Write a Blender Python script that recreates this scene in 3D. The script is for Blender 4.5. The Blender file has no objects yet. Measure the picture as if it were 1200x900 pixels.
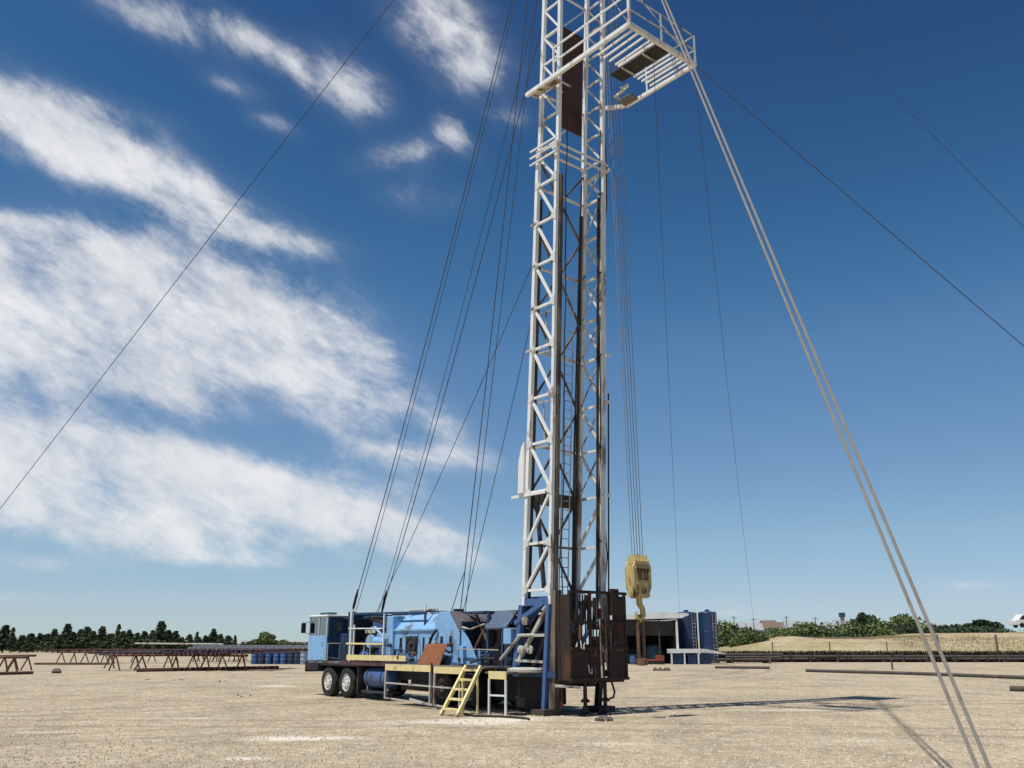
import bpy, bmesh, math, random
from mathutils import Vector, Matrix, Euler
from math import sin, cos, tan, atan, atan2, pi, radians, sqrt, asin
R = random.Random(7)
scene = bpy.context.scene
col = scene.collection

# ------------------------------------------------------------------ survey: camera and site frame
F, H, HOR = 1050.0, 1.9, 755.0
PITCH = atan((HOR - 450) / F)
SITE = (-6.1, 34.75)
ANG = atan2(-.77, .64)
ES = (cos(ANG), sin(ANG)); EV = (-sin(ANG), cos(ANG))

def ray(px, py):
    x = (px - 600) / F; y = -(py - 450) / F
    return Vector((x, cos(PITCH) - y * sin(PITCH), sin(PITCH) + y * cos(PITCH)))
def on_ground(px, py, z=0.0):
    d = ray(px, py); t = (z - H) / d.z
    return Vector((d.x * t, d.y * t, z))
def at(px, py, D):
    d = ray(px, py); t = D / d.y
    return Vector((d.x * t, D, H + d.z * t))
def project(p):
    v = Vector(p) - Vector((0, 0, H))
    zc = v.y * cos(PITCH) + v.z * sin(PITCH); yc = -v.y * sin(PITCH) + v.z * cos(PITCH)
    return 600 + F * v.x / zc, 450 - F * yc / zc
def rigw(x, y, z):
    return Vector((SITE[0] + ES[0] * x + EV[0] * y, SITE[1] + ES[1] * x + EV[1] * y, z))

# ------------------------------------------------------------------ materials
M = {}
def newmat(name):
    m = bpy.data.materials.new(name); m.use_nodes = True
    nt = m.node_tree; b = nt.nodes['Principled BSDF']
    M[name] = m
    return m, nt, b
def N(nt, typ, **kw):
    n = nt.nodes.new(typ)
    for k, v in kw.items():
        if k.startswith('i_'): n.inputs[k[2:].replace('_', ' ')].default_value = v
        else: setattr(n, k, v)
    return n
def ramp(nt, src, stops):
    r = nt.nodes.new('ShaderNodeValToRGB')
    els = r.color_ramp.elements
    while len(els) < len(stops): els.new(0.5)
    for e, (p, c) in zip(els, stops):
        e.position = p; e.color = (c[0], c[1], c[2], 1) if not isinstance(c, (int, float)) else (c, c, c, 1)
    nt.links.new(src, r.inputs['Fac'])
    return r
def mixc(nt, fac, a, b, mode='MIX'):
    m = nt.nodes.new('ShaderNodeMix'); m.data_type = 'RGBA'; m.blend_type = mode
    for i, v in ((0, fac), (6, a), (7, b)):
        if hasattr(v, 'links') or hasattr(v, 'is_linked'): nt.links.new(v, m.inputs[i])
        elif isinstance(v, (int, float)): m.inputs[i].default_value = v
        else: m.inputs[i].default_value = (*v, 1)
    return m.outputs[2]
def worn(name, base, wear, amount=.4, scale=2.2, rough=.5, metal=0.0, grime=.25, stretch=(1, 1, .35), spec=.4, bump=.15):
    """painted / weathered surface: base coat, worn patches, streaks of grime"""
    m, nt, b = newmat(name)
    tc = N(nt, 'ShaderNodeTexCoord')
    mp = N(nt, 'ShaderNodeMapping'); mp.inputs['Scale'].default_value = stretch
    nt.links.new(tc.outputs['Object'], mp.inputs['Vector'])
    n1 = N(nt, 'ShaderNodeTexNoise', i_Scale=scale, i_Detail=8.0, i_Roughness=.68)
    n2 = N(nt, 'ShaderNodeTexNoise', i_Scale=scale * 4.3, i_Detail=5.0, i_Roughness=.6)
    nt.links.new(mp.outputs[0], n1.inputs['Vector']); nt.links.new(mp.outputs[0], n2.inputs['Vector'])
    t = 0.74 - amount * .42
    r1 = ramp(nt, n1.outputs['Fac'], [(t - .03, 0), (t + .05, 1)])
    r2 = ramp(nt, n2.outputs['Fac'], [(.3, tuple(c * (1 - grime) for c in base)), (.65, base)])
    c = mixc(nt, r1.outputs['Color'], r2.outputs['Color'], wear)
    nt.links.new(c, b.inputs['Base Color'])
    rr = ramp(nt, n1.outputs['Fac'], [(.3, rough * .8), (.75, min(1, rough * 1.35))])
    nt.links.new(rr.outputs['Color'], b.inputs['Roughness'])
    b.inputs['Metallic'].default_value = metal
    b.inputs['Specular IOR Level'].default_value = spec
    bp = N(nt, 'ShaderNodeBump', i_Strength=bump, i_Distance=.02)
    nt.links.new(n2.outputs['Fac'], bp.inputs['Height']); nt.links.new(bp.outputs[0], b.inputs['Normal'])
    return m

RUST = (.13, .055, .028)
worn('blue_paint', (.245, .455, .72), (.13, .16, .20), .34, 1.3, .42, grime=.2, stretch=(1, 1, .7))
worn('royal_blue', (.065, .135, .31), (.07, .05, .05), .35, 2.0, .45)
worn('pale_blue', (.45, .56, .66), (.2, .22, .25), .35, 1.6, .45)
worn('slate_blue', (.10, .14, .20), (.05, .055, .06), .4, 1.5, .45)
worn('navy_and_shade', (.028, .068, .15), (.02, .018, .018), .4, 2.0, .55)  # navy parts, and the cab rear's shade as colour
worn('white_paint', (.78, .78, .75), (.30, .17, .10), .34, 1.3, .5, grime=.12)
worn('stained_white', (.72, .70, .66), (.26, .17, .12), .42, 1.2, .6, grime=.25)
worn('yellow_edge', (.78, .66, .32), (.25, .16, .09), .32, 2.0, .55, grime=.2)
worn('pale_steel', (.50, .48, .42), (.16, .10, .07), .45, 2.5, .6)
worn('rail_steel', (.19, .15, .115), (.055, .042, .034), .55, 1.1, .7)
worn('rail_dark', (.075, .058, .046), (.030, .024, .02), .55, 1.1, .7)
worn('rail_pale', (.42, .36, .29), (.16, .11, .08), .55, 1.4, .65)
worn('rust_dark', (.038, .023, .017), (.085, .036, .022), .4, 2.2, .8, grime=.5)
worn('rust_board', (.065, .030, .020), (.035, .02, .015), .4, 1.0, .85)
worn('rust_plate', (.30, .115, .05), (.16, .06, .03), .4, 2.0, .8)
worn('rust_pipe', (.12, .055, .038), (.05, .028, .022), .5, 1.5, .75)
worn('dark_pipe', (.078, .068, .062), (.11, .075, .055), .4, 1.0, .75)
worn('black_iron', (.014, .014, .017), (.04, .03, .025), .4, 2.5, .6)
worn('grease_steel', (.06, .06, .065), (.10, .05, .03), .4, 2.5, .45, metal=.4)
worn('deck_plate', (.16, .15, .15), (.08, .05, .04), .5, 1.5, .7)
worn('maroon_edge', (.12, .05, .06), (.04, .03, .03), .4, 1.5, .6)
worn('rubber', (.018, .018, .018), (.075, .066, .052), .42, 3.0, .9, bump=.3)
worn('rim_white', (.72, .71, .66), (.22, .13, .08), .36, 4.0, .55)
worn('rim_dusty', (.40, .37, .31), (.20, .17, .13), .5, 3.0, .8)
worn('block_yellow', (.56, .44, .19), (.10, .06, .03), .42, 3.0, .55, grime=.4)
worn('hook_rust', (.16, .085, .05), (.06, .035, .028), .5, 3.0, .6)
worn('wire_rope', (.075, .07, .066), (.12, .08, .055), .4, 6.0, .6, metal=.3)
worn('wire_pale', (.27, .245, .215), (.20, .17, .14), .3, 3.0, .6, metal=.2)
worn('tank_blue', (.026, .058, .15), (.03, .035, .06), .3, .6, .45, grime=.3)
worn('roof_white', (.72, .72, .72), (.45, .40, .36), .35, .5, .5)
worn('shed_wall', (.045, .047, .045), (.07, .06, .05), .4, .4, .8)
worn('wood_post', (.20, .16, .12), (.10, .08, .06), .45, 2.0, .9)
worn('red_paint', (.32, .05, .035), (.15, .06, .04), .3, 1.0, .55)
worn('teal_paint', (.05, .11, .13), (.06, .05, .04), .35, 1.0, .5)
worn('barrel_blue', (.045, .12, .30), (.10, .09, .09), .35, 1.6, .5)
worn('tan_box', (.42, .30, .17), (.28, .2, .12), .3, 1.0, .8)
worn('house_cream', (.40, .38, .34), (.45, .4, .34), .3, .3, .85)
worn('house_grey', (.34, .35, .36), (.28, .27, .26), .3, .3, .85)
worn('roof_tile', (.20, .13, .10), (.14, .11, .10), .4, .3, .9)
worn('rock', (.09, .08, .065), (.16, .14, .11), .4, 4.0, .95)
worn('seat_vinyl', (.03, .03, .03), (.06, .05, .045), .3, 4, .6)
worn('timber', (.07, .052, .04), (.03, .025, .022), .4, 3, .9)
worn('bark', (.075, .055, .042), (.04, .032, .027), .4, 1.5, .95)
worn('car_white', (.75, .75, .74), (.6, .6, .58), .2, 1, .3)

def glass(name):
    m, nt, b = newmat(name)
    out = nt.nodes['Material Output']
    tr = N(nt, 'ShaderNodeBsdfTransparent'); tr.inputs[0].default_value = (.80, .86, .82, 1)
    gl = N(nt, 'ShaderNodeBsdfGlossy'); gl.inputs['Roughness'].default_value = .06
    fr = N(nt, 'ShaderNodeFresnel'); fr.inputs[0].default_value = 1.5
    mx = N(nt, 'ShaderNodeMixShader')
    ad = N(nt, 'ShaderNodeMath', operation='ADD', use_clamp=True); nt.links.new(fr.outputs[0], ad.inputs[0]); ad.inputs[1].default_value = .38
    nt.links.new(ad.outputs[0], mx.inputs[0]); nt.links.new(tr.outputs[0], mx.inputs[1]); nt.links.new(gl.outputs[0], mx.inputs[2])
    nt.links.new(mx.outputs[0], out.inputs[0])
glass('glass')

def leaf(name, a, b2, var=.5):
    m, nt, b = newmat(name)
    g = N(nt, 'ShaderNodeNewGeometry')
    oi = N(nt, 'ShaderNodeObjectInfo')
    r = ramp(nt, g.outputs['Random Per Island'], [(0, a), (1, b2)])
    hv = N(nt, 'ShaderNodeHueSaturation')
    mr = N(nt, 'ShaderNodeMapRange'); mr.inputs['To Min'].default_value = 1 - var * .4; mr.inputs['To Max'].default_value = 1 + var * .4
    nt.links.new(oi.outputs['Random'], mr.inputs['Value']); nt.links.new(mr.outputs[0], hv.inputs['Value'])
    nt.links.new(r.outputs[0], hv.inputs['Color']); nt.links.new(hv.outputs[0], b.inputs['Base Color'])
    b.inputs['Roughness'].default_value = .75; b.inputs['Specular IOR Level'].default_value = .2
leaf('conifer_leaf', (.035, .058, .034), (.10, .125, .062))
leaf('shrub_leaf', (.06, .10, .032), (.17, .20, .075))
leaf('dark_leaf', (.028, .048, .030), (.07, .10, .05))
leaf('dry_blade', (.27, .215, .12), (.40, .33, .20))
leaf('weed_blade', (.03, .022, .015), (.075, .055, .035))

# ground: gravel yard, with chalk spills, tyre-worn streaks and pebbles of several tints
def ground_mat():
    m, nt, b = newmat('gravel')
    g = N(nt, 'ShaderNodeNewGeometry')
    P = g.outputs['Position']
    def noise(scale, det, rough=.6, sc=(1, 1, 1), rot=0):
        mp = N(nt, 'ShaderNodeMapping'); mp.inputs['Scale'].default_value = sc; mp.inputs['Rotation'].default_value = (0, 0, rot)
        nt.links.new(P, mp.inputs['Vector'])
        n = N(nt, 'ShaderNodeTexNoise', i_Scale=scale, i_Detail=det, i_Roughness=rough)
        nt.links.new(mp.outputs[0], n.inputs['Vector'])
        return n.outputs['Fac']
    big = noise(.11, 5)
    mid = noise(.55, 6, .65, (1, .55, 1), .1)
    fine = noise(5.5, 6, .75)
    grit = noise(26, 3, .8)
    c1 = ramp(nt, big, [(.32, (.33, .268, .178)), (.52, (.425, .35, .24)), (.70, (.38, .305, .205))]).outputs[0]
    c2 = ramp(nt, mid, [(.32, .66), (.52, 1.0), (.70, 1.18)]).outputs[0]
    c = mixc(nt, .8, c1, c2, 'MULTIPLY')
    c3 = ramp(nt, fine, [(.32, .5), (.5, 1.0), (.68, 1.45)]).outputs[0]
    c = mixc(nt, .85, c, c3, 'MULTIPLY')
    c4 = ramp(nt, grit, [(.32, .55), (.5, 1.0), (.66, 1.42)]).outputs[0]
    c = mixc(nt, .8, c, c4, 'MULTIPLY')
    peb = noise(2.3, 9, .88)
    c5 = ramp(nt, peb, [(.37, .58), (.5, 1.0), (.62, 1.38)]).outputs[0]
    c = mixc(nt, .75, c, c5, 'MULTIPLY')
    grey = noise(1.1, 7, .8, (1, 1, 1), 1.2)
    c = mixc(nt, ramp(nt, grey, [(.48, 0), (.66, .3)]).outputs[0], c, mixc(nt, .8, (.36, .335, .30), c5, 'MULTIPLY'))
    # tyre-worn streaks, running past the rig
    st = noise(.9, 4, .6, (.10, 1.5, 1), -.12)
    sr = ramp(nt, st, [(.53, 0), (.66, 1)]).outputs[0]
    c = mixc(nt, mixc(nt, .35, (0, 0, 0), sr), c, (.27, .215, .155))
    # tyre ruts: pairs of worn lines on wide arcs
    def rut(cx, cy, rad, k):
        nonlocal c
        for dr in (-.95, .95):
            sb = N(nt, 'ShaderNodeVectorMath', operation='SUBTRACT'); nt.links.new(P, sb.inputs[0]); sb.inputs[1].default_value = (cx, cy, 0)
            ln = N(nt, 'ShaderNodeVectorMath', operation='LENGTH'); nt.links.new(sb.outputs[0], ln.inputs[0])
            a = N(nt, 'ShaderNodeMath', operation='SUBTRACT'); nt.links.new(ln.outputs['Value'], a.inputs[0]); a.inputs[1].default_value = rad + dr
            b_ = N(nt, 'ShaderNodeMath', operation='ABSOLUTE'); nt.links.new(a.outputs[0], b_.inputs[0])
            w = N(nt, 'ShaderNodeMath', operation='MULTIPLY_ADD'); nt.links.new(mid, w.inputs[0]); w.inputs[1].default_value = .5; nt.links.new(b_.outputs[0], w.inputs[2])
            rr = ramp(nt, w.outputs[0], [(.34, k), (.62, 0)]).outputs[0]
            c = mixc(nt, rr, c, (.22, .17, .12))
    rut(-10, -60, 84, .5); rut(30, -40, 72, .42); rut(-60, 95, 82, .5); rut(8, 130, 98, .35)
    # chalk spills
    def spill(cx, cy, rx, ry, rot, k):
        nonlocal c
        mp = N(nt, 'ShaderNodeMapping', vector_type='TEXTURE')
        mp.inputs['Location'].default_value = (cx, cy, 0); mp.inputs['Rotation'].default_value = (0, 0, rot); mp.inputs['Scale'].default_value = (rx, ry, 1)
        nt.links.new(P, mp.inputs['Vector'])
        ln = N(nt, 'ShaderNodeVectorMath', operation='LENGTH'); nt.links.new(mp.outputs[0], ln.inputs[0])
        nz = noise(1.6, 6, .7, (.5, 1, 1))
        ad = N(nt, 'ShaderNodeMath', operation='ADD'); nt.links.new(ln.outputs['Value'], ad.inputs[0])
        mu = N(nt, 'ShaderNodeMath', operation='MULTIPLY_ADD'); nt.links.new(nz, mu.inputs[0]); mu.inputs[1].default_value = 1.7; mu.inputs[2].default_value = -.85
        nt.links.new(mu.outputs[0], ad.inputs[1])
        rr = ramp(nt, ad.outputs[0], [(.35, k), (.95, 0)]).outputs[0]
        chalk = mixc(nt, .6, (.66, .60, .50), c4, 'MULTIPLY')
        c = mixc(nt, rr, c, chalk)
    for px, py, wpx, dep, k in ((350, 865, 90, .75, .95), (290, 889, 34, .3, .8), (455, 853, 45, .35, .5), (215, 842, 70, .5, .3), (930, 832, 90, .8, .35), (1010, 868, 60, .4, .4), (730, 872, 70, .5, .4), (60, 858, 60, .4, .35), (560, 846, 85, 1.5, .8), (600, 842, 60, 1.2, .7), (325, 804, 26, 1.2, .8), (790, 816, 60, 1.2, .25), (480, 845, 60, .8, .4)):
        p = on_ground(px, py)
        spill(p.x, p.y, wpx / F * p.y, dep, .03, k)
    # oil soaked into the gravel round the mast foot
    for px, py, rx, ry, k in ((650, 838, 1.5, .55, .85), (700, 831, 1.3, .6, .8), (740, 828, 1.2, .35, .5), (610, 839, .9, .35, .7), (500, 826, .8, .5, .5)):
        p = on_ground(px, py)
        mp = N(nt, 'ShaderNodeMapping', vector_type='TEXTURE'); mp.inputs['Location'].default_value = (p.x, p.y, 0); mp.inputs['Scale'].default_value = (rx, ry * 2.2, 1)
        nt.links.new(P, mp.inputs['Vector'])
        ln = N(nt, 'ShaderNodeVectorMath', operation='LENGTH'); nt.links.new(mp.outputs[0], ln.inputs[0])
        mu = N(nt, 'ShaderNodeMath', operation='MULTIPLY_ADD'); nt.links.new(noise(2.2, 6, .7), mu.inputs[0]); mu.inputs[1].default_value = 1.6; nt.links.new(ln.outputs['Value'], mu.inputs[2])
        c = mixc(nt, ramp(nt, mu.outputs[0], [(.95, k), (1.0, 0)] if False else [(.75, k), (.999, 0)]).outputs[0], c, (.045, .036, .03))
    # rusty stain under the work basket side
    p = on_ground(775, 819)
    c_keep = c
    spill(p.x, p.y, 1.6, .7, 0, 0)
    nt.links.new(c, b.inputs['Base Color'])
    b.inputs['Roughness'].default_value = .95; b.inputs['Specular IOR Level'].default_value = .15
    bp = N(nt, 'ShaderNodeBump', i_Strength=.55, i_Distance=.03)
    nt.links.new(fine, bp.inputs['Height'])
    bp2 = N(nt, 'ShaderNodeBump', i_Strength=.5, i_Distance=.012)
    nt.links.new(grit, bp2.inputs['Height']); nt.links.new(bp.outputs[0], bp2.inputs['Normal'])
    nt.links.new(bp2.outputs[0], b.inputs['Normal'])
ground_mat()

def dry_grass_mat():
    m, nt, b = newmat('dry_grass')
    g = N(nt, 'ShaderNodeNewGeometry')
    mp = N(nt, 'ShaderNodeMapping'); mp.inputs['Scale'].default_value = (1, 1, 3)
    nt.links.new(g.outputs['Position'], mp.inputs['Vector'])
    n1 = N(nt, 'ShaderNodeTexNoise', i_Scale=.12, i_Detail=6.0, i_Roughness=.65)
    n2 = N(nt, 'ShaderNodeTexNoise', i_Scale=1.3, i_Detail=5.0, i_Roughness=.7)
    nt.links.new(mp.outputs[0], n1.inputs['Vector']); nt.links.new(mp.outputs[0], n2.inputs['Vector'])
    c1 = ramp(nt, n1.outputs['Fac'], [(.3, (.27, .215, .115)), (.5, (.36, .29, .17)), (.62, (.42, .345, .235)), (.75, (.24, .21, .10))]).outputs[0]
    c2 = ramp(nt, n2.outputs['Fac'], [(.3, .7), (.7, 1.25)]).outputs[0]
    nt.links.new(mixc(nt, .8, c1, c2, 'MULTIPLY'), b.inputs['Base Color'])
    b.inputs['Roughness'].default_value = 1; b.inputs['Specular IOR Level'].default_value = .1
dry_grass_mat()

# ------------------------------------------------------------------ mesh helpers
class MB:
    def __init__(s): s.bm = bmesh.new()
    def box(s, x0, x1, y0, y1, z0, z1):
        v = [s.bm.verts.new(p) for p in ((x0,y0,z0),(x1,y0,z0),(x1,y1,z0),(x0,y1,z0),(x0,y0,z1),(x1,y0,z1),(x1,y1,z1),(x0,y1,z1))]
        for f in ((0,3,2,1),(4,5,6,7),(0,1,5,4),(1,2,6,5),(2,3,7,6),(3,0,4,7)): s.bm.faces.new([v[i] for i in f])
        return s
    def prism(s, poly, axis, a, b):
        """extrude a 2-D polygon along axis ('x','y','z') from a to b"""
        def P(u, v, w):
            return {'x': (w, u, v), 'y': (u, w, v), 'z': (u, v, w)}[axis]
        A = [s.bm.verts.new(P(u, v, a)) for u, v in poly]; B = [s.bm.verts.new(P(u, v, b)) for u, v in poly]
        n = len(poly)
        s.bm.faces.new(A); s.bm.faces.new(list(reversed(B)))
        for i in range(n): s.bm.faces.new([A[i], B[i], B[(i+1) % n], A[(i+1) % n]])
        return s
    def bar(s, p, q, w, h=None, up=(0, 0, 1)):
        """square-section bar from p to q"""
        h = h or w
        p, q = Vector(p), Vector(q); d = (q - p).normalized(); up = Vector(up)
        if abs(d.dot(up)) > .98: up = Vector((1, 0, 0))
        a = d.cross(up).normalized(); b = a.cross(d).normalized()
        vs = []
        for c in (p, q):
            for i, j in ((-1,-1),(1,-1),(1,1),(-1,1)): vs.append(s.bm.verts.new(c + a * (i * w / 2) + b * (j * h / 2)))
        for f in ((0,1,2,3),(7,6,5,4),(0,4,5,1),(1,5,6,2),(2,6,7,3),(3,7,4,0)): s.bm.faces.new([vs[i] for i in f])
        return s
    def tube(s, pts, r, n=8, cap=True):
        pts = [Vector(p) for p in pts]; rings = []
        rs = r if isinstance(r, (list, tuple)) else [r] * len(pts)
        ref = None
        for i, p in enumerate(pts):
            d = (pts[min(i+1, len(pts)-1)] - pts[max(i-1, 0)]).normalized()
            if ref is None: ref = Vector((0, 0, 1)) if abs(d.z) < .95 else Vector((1, 0, 0))
            a = d.cross(ref).normalized(); b = a.cross(d).normalized(); ref = b
            rings.append([s.bm.verts.new(p + a * (cos(2*pi*k/n) * rs[i]) + b * (sin(2*pi*k/n) * rs[i])) for k in range(n)])
        for A, B in zip(rings, rings[1:]):
            for k in range(n):
                f = s.bm.faces.new([A[k], A[(k+1) % n], B[(k+1) % n], B[k]]); f.smooth = True
        if cap:
            s.bm.faces.new(list(reversed(rings[0]))); s.bm.faces.new(rings[-1])
        return s
    def lathe(s, c, axis, prof, n=24, ring=False):
        """prof: (radius, offset along axis) pairs"""
        c = Vector(c); ax = Vector(axis).normalized()
        ref = Vector((0, 0, 1)) if abs(ax.z) < .9 else Vector((1, 0, 0))
        a = ax.cross(ref).normalized(); b = a.cross(ax).normalized(); rings = []
        for r, o in prof:
            rings.append([s.bm.verts.new(c + ax * o + a * (cos(2*pi*k/n) * r) + b * (sin(2*pi*k/n) * r)) for k in range(n)])
        for A, B in zip(rings, rings[1:]):
            for k in range(n):
                f = s.bm.faces.new([A[k], A[(k+1) % n], B[(k+1) % n], B[k]]); f.smooth = True
        if ring:
            for k in range(n): s.bm.faces.new([rings[-1][k], rings[-1][(k+1) % n], rings[0][(k+1) % n], rings[0][k]])
        else:
            s.bm.faces.new(list(reversed(rings[0]))); s.bm.faces.new(rings[-1])
        return s
    def mesh(s, name, m):
        bmesh.ops.recalc_face_normals(s.bm, faces=s.bm.faces)
        me = bpy.data.meshes.new(name); s.bm.to_mesh(me); s.bm.free()
        me.materials.append(M[m]); return me
    def build(s, name, m, parent=None, bevel=0, smooth_angle=None):
        me = s.mesh(name, m)
        o = bpy.data.objects.new(name, me); col.objects.link(o)
        if parent: o.parent = parent
        if bevel:
            b = o.modifiers.new('bevel', 'BEVEL'); b.width = bevel; b.segments = 2; b.limit_method = 'ANGLE'
        if any(p.use_smooth for p in me.polygons):
            try: me.set_sharp_from_angle(angle=radians(40))
            except Exception: pass
        return o
def empty(name, loc=(0, 0, 0), rz=0):
    o = bpy.data.objects.new(name, None); col.objects.link(o); o.location = loc; o.rotation_euler = (0, 0, rz); o.empty_display_size = .3
    return o
def tag(o, label=None, cat=None, group=None, kind=None):
    if label: o['label'] = label
    if cat: o['category'] = cat
    if group: o['group'] = group
    if kind: o['kind'] = kind
    return o
def copy_tree(o, parent=None):
    c = o.copy(); col.objects.link(c)
    if parent: c.parent = parent
    for ch in [x for x in list(o.children)]: copy_tree(ch, c)
    return c
B = lambda *a: MB().box(*a)

# ------------------------------------------------------------------ camera
cd = bpy.data.cameras.new('camera'); cam = bpy.data.objects.new('camera', cd); col.objects.link(cam)
cam.location = (0, 0, H); cam.rotation_euler = (pi / 2 + PITCH, 0, 0)
cd.sensor_width = 36; cd.lens = 36 * F / 1200; cd.clip_end = 8000; cd.clip_start = .1
scene.camera = cam

# ------------------------------------------------------------------ light
SUN_AZ, SUN_EL = radians(231.0), radians(67)
sd = bpy.data.lights.new('sun', 'SUN'); so = bpy.data.objects.new('sun', sd); col.objects.link(so)
sd.energy = 5.0; sd.angle = radians(.5); sd.color = (1, .955, .88)
tosun = Vector((sin(SUN_AZ) * cos(SUN_EL), cos(SUN_AZ) * cos(SUN_EL), sin(SUN_EL)))
so.rotation_euler = tosun.to_track_quat('Z', 'Y').to_euler(); so.location = (0, 0, 60)

def build_world():
    w = bpy.data.worlds.new('World'); scene.world = w; w.use_nodes = True
    nt = w.node_tree; bg = nt.nodes['Background']; L = nt.links
    sky = N(nt, 'ShaderNodeTexSky', sky_type='NISHITA', sun_disc=False)
    sky.sun_elevation = SUN_EL; sky.sun_rotation = SUN_AZ
    sky.altitude = 1800; sky.air_density = 1.0; sky.dust_density = .35; sky.ozone_density = 2.2
    tc = N(nt, 'ShaderNodeTexCoord')
    sep = N(nt, 'ShaderNodeSeparateXYZ'); L.new(tc.outputs['Generated'], sep.inputs[0])
    def math(op, a, b=None, c=None, clamp=False):
        n = N(nt, 'ShaderNodeMath', operation=op, use_clamp=clamp)
        for i, v in enumerate((a, b, c)):
            if v is None: continue
            if isinstance(v, (int, float)): n.inputs[i].default_value = v
            else: L.new(v, n.inputs[i])
        return n.outputs[0]
    az = math('ARCTAN2', sep.outputs['X'], sep.outputs['Y']); el = math('ARCSINE', sep.outputs['Z'])
    cm = N(nt, 'ShaderNodeCombineXYZ'); L.new(az, cm.inputs[0]); L.new(el, cm.inputs[1]); cm.inputs[2].default_value = 1
    p = cm.outputs[0]
    def azel(px, py):
        d = ray(px, py).normalized(); return atan2(d.x, d.y), asin(d.z)
    clouds = [  # bearing of each cloud bank: centre, long and short radius, tilt, density
        (70, 165, 150, 34, 20, 1.0), (190, 215, 150, 34, 28, .95), (300, 272, 80, 16, 12, .85), (120, 125, 80, 16, 16, .35), (20, 130, 70, 24, 20, .6),
        (180, 18, 110, 24, 22, .75), (280, 42, 80, 20, 30, .62), (405, 100, 52, 30, 32, .95), (340, 70, 60, 16, 34, .5), (275, 100, 40, 14, 20, .36), (320, 145, 34, 12, 20, .3),
        (515, 25, 60, 40, 40, .95), (557, 85, 44, 30, 0, .85), (475, 178, 52, 18, -15, .62), (535, 160, 30, 16, 45, .8), (500, 225, 48, 24, 0, .42), (592, 135, 26, 18, 0, .45),
        (40, 325, 130, 50, 14, 1.1), (70, 410, 190, 62, 8, 1.25), (200, 320, 120, 34, 24, .85), (300, 370, 120, 40, 34, .72), (395, 400, 85, 46, 36, .72), (200, 385, 150, 40, 22, .7), (430, 440, 60, 40, 45, .5), (60, 300, 120, 30, 10, .7), (420, 560, 90, 16, 14, .5), (380, 470, 80, 30, 34, .6), (180, 450, 90, 26, 14, .6),
        (25, 258, 60, 12, 8, .5),
        (40, 530, 200, 40, 8, 1.15), (90, 590, 260, 34, 8, 1.0), (250, 560, 190, 30, 14, 1.05), (390, 600, 150, 30, 16, 1.0), (490, 635, 70, 26, 8, .9), (150, 625, 170, 30, 8, .7), (240, 655, 70, 10, 4, .5), (20, 660, 120, 16, 2, .45),
        (490, 536, 90, 18, 6, .85), (510, 495, 60, 34, 40, .5), (455, 470, 26, 18, 0, .45),
        (1140, 686, 46, 8, 0, .5), (890, 718, 90, 6, 0, .45), (60, 700, 260, 12, 0, .3), (520, 690, 160, 10, 0, .25),
    ]
    total = None
    for cx, cy, rx, ry, an, k in clouds:
        a = radians(an); c0 = azel(cx, cy)
        e1 = azel(cx + cos(a) * rx, cy + sin(a) * rx); e2 = azel(cx - sin(a) * ry, cy + cos(a) * ry)
        ux, uy = e1[0] - c0[0], e1[1] - c0[1]; vx, vy = e2[0] - c0[0], e2[1] - c0[1]
        det = ux * vy - uy * vx
        A = (vy / det, -vx / det); Bq = (-uy / det, ux / det)
        d1 = N(nt, 'ShaderNodeVectorMath', operation='DOT_PRODUCT'); L.new(p, d1.inputs[0]); d1.inputs[1].default_value = (A[0], A[1], -(A[0]*c0[0] + A[1]*c0[1]))
        d2 = N(nt, 'ShaderNodeVectorMath', operation='DOT_PRODUCT'); L.new(p, d2.inputs[0]); d2.inputs[1].default_value = (Bq[0], Bq[1], -(Bq[0]*c0[0] + Bq[1]*c0[1]))
        r2 = math('MULTIPLY_ADD', d1.outputs['Value'], d1.outputs['Value'], math('MULTIPLY', d2.outputs['Value'], d2.outputs['Value']))
        g = math('MULTIPLY', math('EXPONENT', math('MULTIPLY', r2, -1.1)), k)
        total = g if total is None else math('ADD', total, g)
    total = math('MINIMUM', total, 1.08)
    # wisps: noise drawn out along the wind, which blows down to the right
    def wisp(scale, det, rough, sc, ang, dist=0.0, off=0.0):
        rm = N(nt, 'ShaderNodeMapping'); rm.inputs['Rotation'].default_value = (0, 0, radians(ang)); L.new(p, rm.inputs[0])
        mm = N(nt, 'ShaderNodeMapping'); mm.inputs['Scale'].default_value = sc; mm.inputs['Location'].default_value = (off, off, 0); L.new(rm.outputs[0], mm.inputs[0])
        n = N(nt, 'ShaderNodeTexNoise', i_Scale=scale, i_Detail=det, i_Roughness=rough, i_Distortion=dist); L.new(mm.outputs[0], n.inputs['Vector'])
        return n.outputs['Fac']
    n1 = wisp(9, 10, .66, (.75, 1.35, 1), 22, .2)
    n2 = wisp(24, 10, .66, (.7, 1.4, 1), 28, .2, 3.0)
    n3 = wisp(5, 6, .62, (.8, 1.6, 1), 18, .3, 7.0)
    d = math('MULTIPLY_ADD', n1, 2.3, math('MULTIPLY', n2, 1.5))
    d = math('ADD', d, -1.94)
    dens = math('ADD', total, math('MULTIPLY', d, 1.0))
    ms = N(nt, 'ShaderNodeMapRange', interpolation_type='SMOOTHSTEP'); ms.inputs['From Min'].default_value = .10; ms.inputs['From Max'].default_value = 1.40
    L.new(dens, ms.inputs['Value'])
    gate = N(nt, 'ShaderNodeMapRange', interpolation_type='SMOOTHSTEP'); gate.inputs['From Min'].default_value = .0; gate.inputs['From Max'].default_value = .5; L.new(total, gate.inputs['Value'])
    core = math('MULTIPLY', ms.outputs[0], gate.outputs[0])
    veil = math('MULTIPLY', math('MULTIPLY', total, .42), math('MULTIPLY_ADD', n1, 2.2, -.62, clamp=True))
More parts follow.
